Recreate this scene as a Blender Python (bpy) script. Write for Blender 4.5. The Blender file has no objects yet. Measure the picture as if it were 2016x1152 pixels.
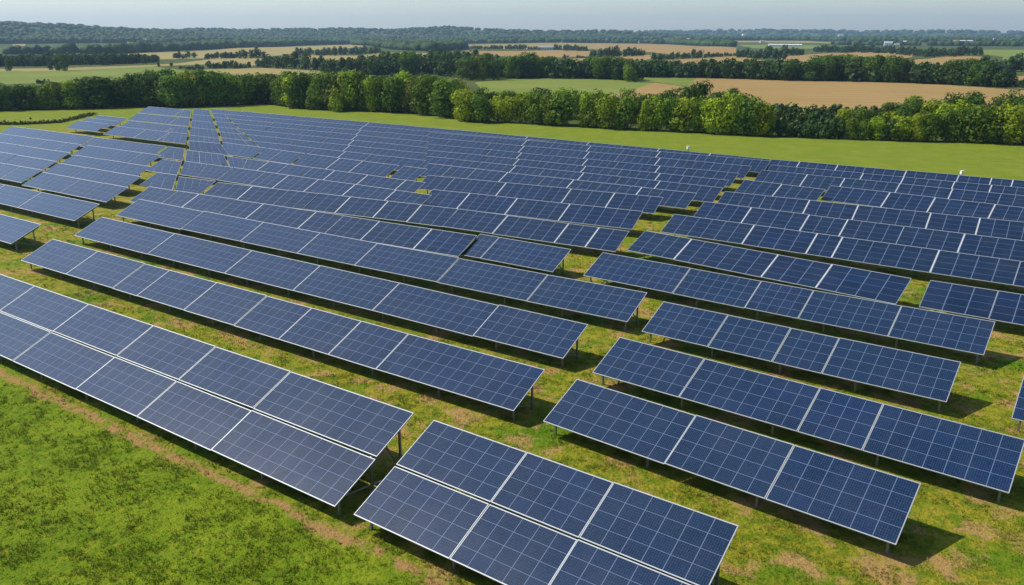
import bpy, math, random
import numpy as np
from mathutils import Vector

S = bpy.context.scene
COL = S.collection
R = math.radians

# ------------------------------------------------------------------ camera
CAM_H = 18.0
cam_d = bpy.data.cameras.new("camera")
cam = bpy.data.objects.new("camera", cam_d); COL.objects.link(cam)
cam.location = (0, 0, CAM_H)
cam.rotation_euler = (R(90) - math.atan(506 / 1620), 0, 0)
cam_d.sensor_width = 36.0
cam_d.lens = 1620 / 2016 * 36
cam_d.clip_start = 0.5; cam_d.clip_end = 20000
S.camera = cam

# ------------------------------------------------------------------ sky and sun
SUN_EL = R(48)
SX, SY = -0.968, 0.251            # horizontal direction towards the sun
w = bpy.data.worlds.new("World"); S.world = w
w.use_nodes = True
wn = w.node_tree
sky = wn.nodes.new("ShaderNodeTexSky"); sky.sky_type = 'NISHITA'
sky.sun_disc = False
sky.sun_elevation = SUN_EL; sky.sun_rotation = math.atan2(SX, SY)
sky.air_density = 1.0; sky.dust_density = 0.7; sky.ozone_density = 1.2; sky.altitude = 100
bg = wn.nodes["Background"]; bg.inputs[1].default_value = 0.12
wn.links.new(sky.outputs[0], bg.inputs[0])
sun_d = bpy.data.lights.new("sun", 'SUN'); sun = bpy.data.objects.new("sun", sun_d); COL.objects.link(sun)
sun_d.energy = 4.7; sun_d.angle = R(0.55); sun_d.color = (1.0, 0.93, 0.82)
ds = Vector((SX * math.cos(SUN_EL), SY * math.cos(SUN_EL), math.sin(SUN_EL)))
sun.rotation_euler = ds.to_track_quat('Z', 'Y').to_euler()
S.view_settings.view_transform = 'Standard'
S.view_settings.look = 'None'
S.view_settings.exposure = 0.25
S.view_settings.gamma = 1.0
S.view_settings.use_curve_mapping = False

# ------------------------------------------------------------------ surveyed data
TABLES=[{"k":"AL","a":[64,23.35],"b":[21.5,23.35],"br":[59.5,53.4,47,40.4,34.9,29.2],"d":1,"t":[],"f":0},{"k":"AR","a":[20.4,23.35],"b":[7.35,23.15],"br":[15.7,11.95],"d":1,"t":[],"f":0},{"k":"B","a":[68.9,32.15],"b":[20.65,32.15],"br":[62,55.6,52.55,47.1,41.9,37.7,33.45,29.75],"d":0,"t":[],"f":0},{"k":"C","a":[73.9,39.1],"b":[22.3,39.3],"br":[62.5,52.4,44.7,36.95,28.65],"d":0,"t":[],"f":0},{"k":"D","a":[79.2,46.1],"b":[22.2,46.75],"br":[68.5,59.9,52.6,46,37.65,29.8],"d":0,"t":[],"f":0},{"k":"R1","a":[18.75,32.1],"b":[3.2,31.1],"br":[12.4,8.0],"d":0,"t":[],"f":0},{"k":"R2","a":[19.8,38.5],"b":[0.3,37.4],"br":[14.7,8.75,5.9],"d":0,"t":[],"f":0},{"k":"R3","a":[20.6,45.8],"b":[3.75,45.2],"br":[16.3,12.5,9.8],"d":0,"t":[],"f":0},{"k":"R4","a":[29.7,54.3],"b":[3.05,53.3],"br":[22.35,17.1,13.55,8.15],"d":0,"t":[],"f":0},{"k":"RX","a":[0.97,45.04],"b":[-8.03,44.7],"br":[-4.03],"d":0,"t":[],"f":0},{"k":"X1","a":[96,34.4],"b":[75.2,34.3],"br":[90.5,84.2],"d":0,"t":[],"f":0},{"k":"X2","a":[112,42.2],"b":[79.9,42.3],"br":[106,99.3,91.2],"d":0,"t":[],"f":0},{"k":"E1","a":[84.99,50.9],"b":[41.08,53.2],"br":[80.05,76.59,70.81,66.77,59.53,56.04,51.68,45.77],"d":0,"t":[76.59,66.77,59.53,51.68,45.77],"f":1},{"k":"E2","a":[41.2,53.8],"b":[32.3,53.9],"br":[39.2],"d":0,"t":[],"f":0},{"k":"F0","a":[93.43,57.2],"b":[89.7,57.4],"br":[],"d":0,"t":[],"f":1,"sh":[0,2.53]},{"k":"F1","a":[88.42,56.8],"b":[82.02,57.3],"br":[],"d":0,"t":[],"f":1,"sh":[2.61,0]},{"k":"F2","a":[81.23,57],"b":[66.46,58.8],"br":[75.9,70.66],"d":0,"t":[75.9],"f":1},{"k":"F3","a":[66.49,58.9],"b":[49.36,61],"br":[62.34,57.57,53.54],"d":0,"t":[62.34,57.57,53.54],"f":1},{"k":"F4","a":[49.29,61],"b":[31.41,62],"br":[43.66,37.24,34.24],"d":0,"t":[43.66,37.24,34.24],"f":1},{"k":"G0","a":[103.25,64.2],"b":[98.86,64.2],"br":[],"d":0,"t":[],"f":1,"sh":[0,2.74]},{"k":"G1","a":[99.13,64.8],"b":[89.13,65],"br":[94.22],"d":0,"t":[],"f":1,"sh":[2.73,0]},{"k":"G2","a":[88.93,65],"b":[56.2,65.1],"br":[82.82,78.55,73.35,67.39,61.23],"d":0,"t":[78.55,73.35,67.39,61.23],"f":1},{"k":"G3","a":[58.27,67.7],"b":[34.21,70.2],"br":[53.5,47.78,41.82],"d":0,"t":[53.5,47.78,41.82],"f":1},{"k":"H0","a":[114.26,72.3],"b":[110.42,72.4],"br":[],"d":0,"t":[],"f":1,"sh":[0,3.25]},{"k":"H1","a":[108.68,71.6],"b":[100.34,71.8],"br":[105.82],"d":0,"t":[],"f":1,"sh":[3.18,4.68]},{"k":"H2","a":[98.54,71],"b":[61.72,70.5],"br":[93.99,89.4,85.49,80.6,76.68,70.92,64.71],"d":0,"t":[89.4,76.68,70.92,64.71],"f":1,"sh":[4.49,0]},{"k":"H3","a":[64.95,74.6],"b":[35.68,77.8],"br":[61.08,54.17,46.08,41.02],"d":0,"t":[54.17,46.08,41.02],"f":1},{"k":"I1","a":[118.09,78.3],"b":[111.16,79.2],"br":[],"d":0,"t":[],"f":1,"sh":[3.23,4.4]},{"k":"I2","a":[112.24,80.4],"b":[100.93,79.7],"br":[106.17],"d":0,"t":[],"f":1,"sh":[4.32,0]},{"k":"I3","a":[100.34,79.6],"b":[91.67,79],"br":[96.77],"d":0,"t":[],"f":1},{"k":"I4","a":[91.25,79],"b":[73.04,78.4],"br":[84.26,79.75],"d":0,"t":[84.26,79.75],"f":1},{"k":"I5","a":[72.17,78.4],"b":[68.05,78.2],"br":[],"d":0,"t":[],"f":1},{"k":"I6","a":[70.89,81.8],"b":[33.79,82],"br":[67.02,63.15,58.3,52.79,48.92,40.21],"d":0,"t":[58.3,48.92,40.21],"f":1},{"k":"J1","a":[117.51,84],"b":[109.99,84],"br":[111.88],"d":0,"t":[],"f":2,"sh":[4.32,7.25]},{"k":"J2","a":[109.54,84],"b":[73.09,83.7],"br":[99.14,94.74,88.46,83.25,79.6],"d":0,"t":[88.46],"f":2,"sh":[7.18,0]},{"k":"J3","a":[75.59,86.8],"b":[32.88,87],"br":[70.23,65.95,60.59,56.11,50.51,45.44,40.38],"d":0,"t":[60.59,50.51,40.38],"f":2},{"k":"K1","a":[125.11,89.2],"b":[118.4,89.2],"br":[120.09],"d":0,"t":[],"f":2,"sh":[4.42,6.54]},{"k":"K2","a":[117.92,89.2],"b":[77.46,89],"br":[109.25,105.38,98.47,92.94,87.2,83.19],"d":0,"t":[92.94],"f":2,"sh":[6.55,0]},{"k":"K3","a":[79.68,91.8],"b":[34.11,92],"br":[75.5,69.52,63.55,58.92,53.13,47.94,42.75,39.65],"d":0,"t":[63.55,53.13,42.75],"f":2},{"k":"L1","a":[132.22,94],"b":[126.21,94],"br":[126.89],"d":0,"t":[],"f":2,"sh":[4.5,6.45]},{"k":"L2","a":[125.7,94],"b":[81.58,94],"br":[114.84,108.94,103.04,97.13,92.35,86.37],"d":0,"t":[97.13],"f":2,"sh":[6.43,0]},{"k":"L3","a":[84.21,97.3],"b":[34.94,97.5],"br":[78.88,72.22,66.89,61.47,56.06,51.31,45.36,41.62],"d":0,"t":[66.89,56.06,45.36],"f":2},{"k":"M1","a":[140.84,99.8],"b":[135.64,99.8],"br":[],"d":0,"t":[],"f":2,"sh":[4.64,6.49]},{"k":"M2","a":[135.1,99.8],"b":[86.11,99.5],"br":[124.98,120.9,115.08,109.26,101.98,96.69,91.4],"d":0,"t":[101.98],"f":2,"sh":[6.47,0]},{"k":"M3","a":[89.59,103.8],"b":[35.68,104],"br":[85.15,77.21,70.86,64.2,59.54,54.61,48.45,45.66,40.67],"d":0,"t":[70.86,59.54,48.45],"f":2},{"k":"N1","a":[148.57,105],"b":[144.12,105],"br":[],"d":0,"t":[],"f":2,"sh":[4.64,6.52]},{"k":"N2","a":[143.55,105],"b":[90.65,105],"br":[133.69,130.04,124.83,118.32,113.1,106.59,100.69,96.55],"d":0,"t":[106.59],"f":2,"sh":[6.5,0]},{"k":"N3","a":[94.53,109.8],"b":[35.25,110],"br":[89.52,84.51,79.5,74.49,69.27,62.73,57.01,51.3,45.36,41.2],"d":0,"t":[74.49,62.73,51.3],"f":2},{"k":"O1","a":[157.19,110.8],"b":[153.59,110.8],"br":[],"d":0,"t":[],"f":2,"sh":[4.64,6.55]},{"k":"O2","a":[152.98,110.8],"b":[95.43,110.8],"br":[142.81,138.19,133.56,127.78,121.99,116.21,111.58,106.2,100.81],"d":0,"t":[111.58],"f":2,"sh":[6.53,0]},{"k":"O3","a":[95.37,111],"b":[71.14,111],"br":[88.52,81.67,74.82],"d":0,"t":[74.82],"f":2},{"k":"T1","a":[166.82,117.3],"b":[99.32,115.6],"br":[162.14,156.21,151.46,146.71,140.78,137.46,134.13,128.2,123.45,118.71,115.38,109.11,105.6],"d":0,"t":[115.38],"f":2,"sh":[4.62,0]},{"k":"T2","a":[99.26,115.6],"b":[35.79,111.6],"br":[93.69,88.12,81.16,77.27,71.19,65.12,58.91,52.71,47.48,44.55,40.17],"d":0,"t":[77.27,65.12,52.71,44.55],"f":2},{"k":"S1","a":[124.98,83.2],"b":[117.02,83.2],"br":[121.04],"d":0,"t":[],"f":2,"sh":[3.23,4.33]},{"k":"S2","a":[135.44,90.6],"b":[127.92,90.6],"br":[],"d":0,"t":[],"f":2,"sh":[3.3,4.45]},{"k":"S3","a":[146.62,98.5],"b":[139.73,98.5],"br":[],"d":0,"t":[],"f":2,"sh":[3.32,4.64]},{"k":"S4","a":[157.93,106.5],"b":[151.68,106.5],"br":[],"d":0,"t":[],"f":2,"sh":[3.32,4.67]},{"k":"S5","a":[170.68,115.5],"b":[165.13,115.5],"br":[],"d":0,"t":[],"f":2,"sh":[3.34,4.67]},{"k":"P1","a":[148.65,84],"b":[126.81,84],"br":[144.61,138.85,135.27,131.7],"d":0,"t":[138.85,131.7],"f":2,"sh":[0,3.26]},{"k":"P2","a":[156.0,91],"b":[136.77,91],"br":[151.59,147.17,140.66],"d":0,"t":[140.66],"f":2,"sh":[0,3.33]},{"k":"P3","a":[169.9,101.3],"b":[151.42,101.3],"br":[165.12,161.29,154.91],"d":0,"t":[154.91],"f":2,"sh":[0,3.34]},{"k":"P4","a":[184.21,112.6],"b":[167.49,112.6],"br":[179.76,176.19,170.2],"d":0,"t":[170.2],"f":2,"sh":[0,3.34]},{"k":"Q1","a":[164.42,85.4],"b":[153.67,85.4],"br":[159.05],"d":0,"t":[],"f":2},{"k":"Q2","a":[168.75,89.6],"b":[157.56,89.6],"br":[163.16],"d":0,"t":[],"f":2},{"k":"Q3","a":[172.25,93.8],"b":[161.41,93.8],"br":[165.31],"d":0,"t":[],"f":2},{"k":"V1","a":[105.0,49.2],"b":[86.35,49.2],"br":[96.2,91.28],"d":0,"t":[],"f":1},{"k":"V2","a":[111.15,54.2],"b":[91.94,54.2],"br":[104.03,99.05],"d":0,"t":[],"f":1},{"k":"V3","a":[117.03,59.4],"b":[98.23,59.4],"br":[109.8,104.02],"d":0,"t":[],"f":1},{"k":"V4","a":[125.84,66.1],"b":[106.44,66.1],"br":[117.62,111.05],"d":0,"t":[],"f":1},{"k":"V5","a":[135.15,72.5],"b":[115.09,72.5],"br":[130.96,126.77,119.28],"d":0,"t":[],"f":1},{"k":"W1","a":[143.14,49.9],"b":[106.54,49.9],"br":[139.26,132.33,126.78,122.9,115.97,112.09],"d":0,"t":[],"f":1},{"k":"W2","a":[152.54,54.8],"b":[112.72,54.8],"br":[145.63,138.71,133.18,127.65,123.78,118.25],"d":0,"t":[],"f":1},{"k":"W3","a":[162.72,60.2],"b":[119.51,60.2],"br":[157.75,152.79,147.82,144.34,139.37,134.41,129.44,124.47],"d":0,"t":[],"f":1},{"k":"W4","a":[169.18,66],"b":[127.27,66],"br":[161.59,153.99,147.92,141.84,137.59,131.52],"d":0,"t":[],"f":1},{"k":"W5","a":[164.12,72.8],"b":[135.92,72.8],"br":[159.59,155.05,150.51,142.41],"d":0,"t":[],"f":1},{"k":"R5","a":[30.38,63],"b":[8.84,60.4],"br":[25.9,18.44,14.31],"d":0,"t":[25.9,18.44,14.31],"f":1},{"k":"R6","a":[7.71,60.7],"b":[-1.48,60.4],"br":[3.62],"d":0,"t":[],"f":1},{"k":"R7","a":[31.25,70.8],"b":[-1.27,69.9],"br":[23.5,18.01,15.93,8.61,3.12],"d":0,"t":[23.5,18.01,15.93,8.61],"f":1},{"k":"R8","a":[31.31,78.1],"b":[-1.11,77.3],"br":[26.41,20.82,17.34,12.57,7.8,2.85],"d":0,"t":[26.41,20.82,17.34,7.8],"f":1},{"k":"R9","a":[31.79,84.8],"b":[-0.93,85.7],"br":[27.34,22.88,18.19,11.68,7.58,2.85],"d":0,"t":[22.88,18.19,11.68,7.58],"f":1},{"k":"Ra","a":[32.69,93.4],"b":[23.33,92.4],"br":[28.22],"d":0,"t":[28.22],"f":1},{"k":"Rb","a":[23.43,95],"b":[0.01,92.8],"br":[17.13,12.68,7.19],"d":0,"t":[17.13,12.68,7.19],"f":1},{"k":"Rc","a":[33.53,101.6],"b":[0.66,100.2],"br":[27.86,23.47,17.43,12.02,7.35],"d":0,"t":[27.86,23.47,17.43,12.02],"f":2},{"k":"Rd","a":[33.99,106.6],"b":[1.3,105.6],"br":[28.29,22.59,17.99,12.56,8.81,5.05],"d":0,"t":[22.59,17.99,12.56,8.81],"f":2},{"k":"Re","a":[35.65,111.6],"b":[1.99,111.2],"br":[31.82,26.92,23.53,18.69,12.87,9.39,7.21],"d":0,"t":[31.82,26.92,18.69,12.87,9.39,7.21],"f":2}]
FIELDS=[["green",[[-333.3,427.0],[-264.0,439.0],[-240.0,448.0],[-218.0,517.0],[-190.1,481.0],[-152.9,421.0],[-145.7,359.0],[-159.3,351.0],[-173.6,346.0],[-197.5,327.0],[-246.3,314.0]]],["green",[[-239.4,305.0],[-189.8,314.0],[-171.6,342.0],[-157.2,351.0],[-134.9,332.0],[-127.4,262.0],[-197.8,251.0]]],["straw",[[-356.4,457.0],[-281.8,469.0],[-256.4,490.0],[-228.0,541.0],[-218.3,604.0],[-195.6,559.0],[-218.0,517.0],[-240.0,448.0],[-264.0,439.0],[-337.9,433.0]]],["straw",[[-399.0,865.0],[-401.6,1030.0],[-391.1,1123.0],[-406.0,1351.0],[-385.0,1453.0],[-327.9,1507.0],[-344.1,1831.0],[-234.2,1375.0],[-252.5,1159.0],[-252.9,997.0],[-212.9,706.0],[-235.0,673.0],[-275.5,655.0],[-311.1,691.0]]],["straw",[[-231.0,673.0],[-215.7,688.0],[-185.7,661.0],[-169.1,595.0],[-160.4,520.0],[-192.3,559.0],[-202.2,541.0],[-222.4,568.0]]],["straw",[[-172.2,475.0],[-144.2,496.0],[-116.9,469.0],[-85.9,439.0],[-78.0,398.0],[-99.3,388.0],[-125.6,398.0],[-152.9,421.0]]],["straw",[[-217.3,898.0],[-151.5,829.0],[-142.8,934.0],[-115.5,937.0],[-87.9,883.0],[-77.6,778.0],[-105.3,661.0],[-127.3,598.0],[-155.2,640.0]]],["straw",[[-76.3,415.0],[-67.4,421.0],[-63.3,388.0],[-70.5,383.0]]],["tangreen",[[-96.5,1666.0],[-47.9,1690.0],[35.2,1864.0],[92.5,1909.0],[175.3,1831.0],[104.7,1126.0],[35.3,1147.0],[-5.5,1168.0],[-64.1,1231.0]]],["tan",[[175.3,1831.0],[305.8,1903.0],[327.4,1252.0],[239.3,913.0],[201.9,826.0],[169.8,862.0],[156.4,970.0],[129.7,1033.0],[104.7,1126.0]]],["tan",[[-57.7,1048.0],[-16.2,979.0],[26.1,1048.0],[58.4,1072.0],[91.1,1012.0],[68.6,760.0],[31.3,733.0],[0.9,760.0],[-45.0,862.0]]],["tan",[[42.4,700.0],[84.9,745.0],[140.2,838.0],[113.7,691.0],[87.9,637.0],[50.3,595.0],[39.0,643.0]]],["tan",[[118.1,658.0],[164.3,706.0],[209.6,799.0],[188.4,658.0],[183.9,616.0],[137.7,535.0],[124.4,547.0],[116.5,628.0]]],["tan",[[257.0,814.0],[309.0,880.0],[423.5,1048.0],[439.1,985.0],[424.2,892.0],[374.1,796.0],[280.6,628.0],[253.3,616.0],[204.2,580.0],[187.5,604.0]]],["tan",[[284.9,613.0],[379.9,760.0],[410.3,784.0],[413.2,751.0],[301.7,547.0],[244.4,487.0],[257.8,547.0]]],["green",[[575.4,1054.0],[959.6,1255.0],[388.5,505.0],[302.6,523.0],[427.6,745.0],[451.7,817.0]]],["green",[[-15.0,343.0],[-1.8,368.0],[7.3,381.0],[37.8,367.0],[51.8,350.0],[51.2,339.0],[57.3,339.0],[41.6,286.0],[25.1,257.0],[7.9,251.0],[-7.6,262.0]]],["tan",[[57.3,339.0],[64.0,312.0],[53.1,262.0],[21.5,251.0],[39.5,283.0],[50.4,321.0]]],["green",[[57.4,389.0],[80.8,384.0],[84.5,370.0],[73.3,338.0],[63.7,315.0],[59.3,339.0],[53.6,358.0]]],["tan",[[81.0,374.0],[95.6,370.0],[115.8,357.0],[159.9,337.0],[175.6,290.0],[218.7,261.0],[169.5,201.0],[94.6,197.0],[58.2,195.0],[45.1,232.0],[63.3,312.0],[70.2,331.0]]],["tan",[[225.9,397.0],[313.4,406.0],[231.9,299.0],[177.1,302.0]]],["straw",[[595.4,2335.0],[716.9,2200.0],[716.0,1918.0],[638.9,1711.0],[625.3,1990.0],[526.1,2062.0]]],["straw",[[-858.1,1666.0],[-871.8,1723.0],[-879.4,1780.0],[-859.7,1750.0],[-848.5,1696.0]]],["straw",[[-778.3,1339.0],[-820.7,1417.0],[-825.9,1459.0],[-768.7,1357.0]]],["green",[[249.0,2197.0],[493.2,2131.0],[447.9,1840.0],[227.0,2002.0]]],["green",[[453.3,1735.0],[591.2,1582.0],[415.6,1186.0],[342.2,1225.0]]]]
NEAR_EDGE=[[-217.7,188.0],[-132.5,205.0],[-128.1,210.0],[-112.1,216.0],[-100.3,222.0],[-83.5,220.0],[-68.3,232.0],[-54.8,217.0],[-38.8,208.0],[-25.6,203.0],[-16.2,194.0],[-8.6,181.0],[-0.9,180.0],[9.7,174.0],[24.3,165.0],[33.8,162.0],[46.6,155.0],[63.0,149.0],[75.7,147.0],[88.3,143.0],[109.4,138.0],[149.0,128.0]]
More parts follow.
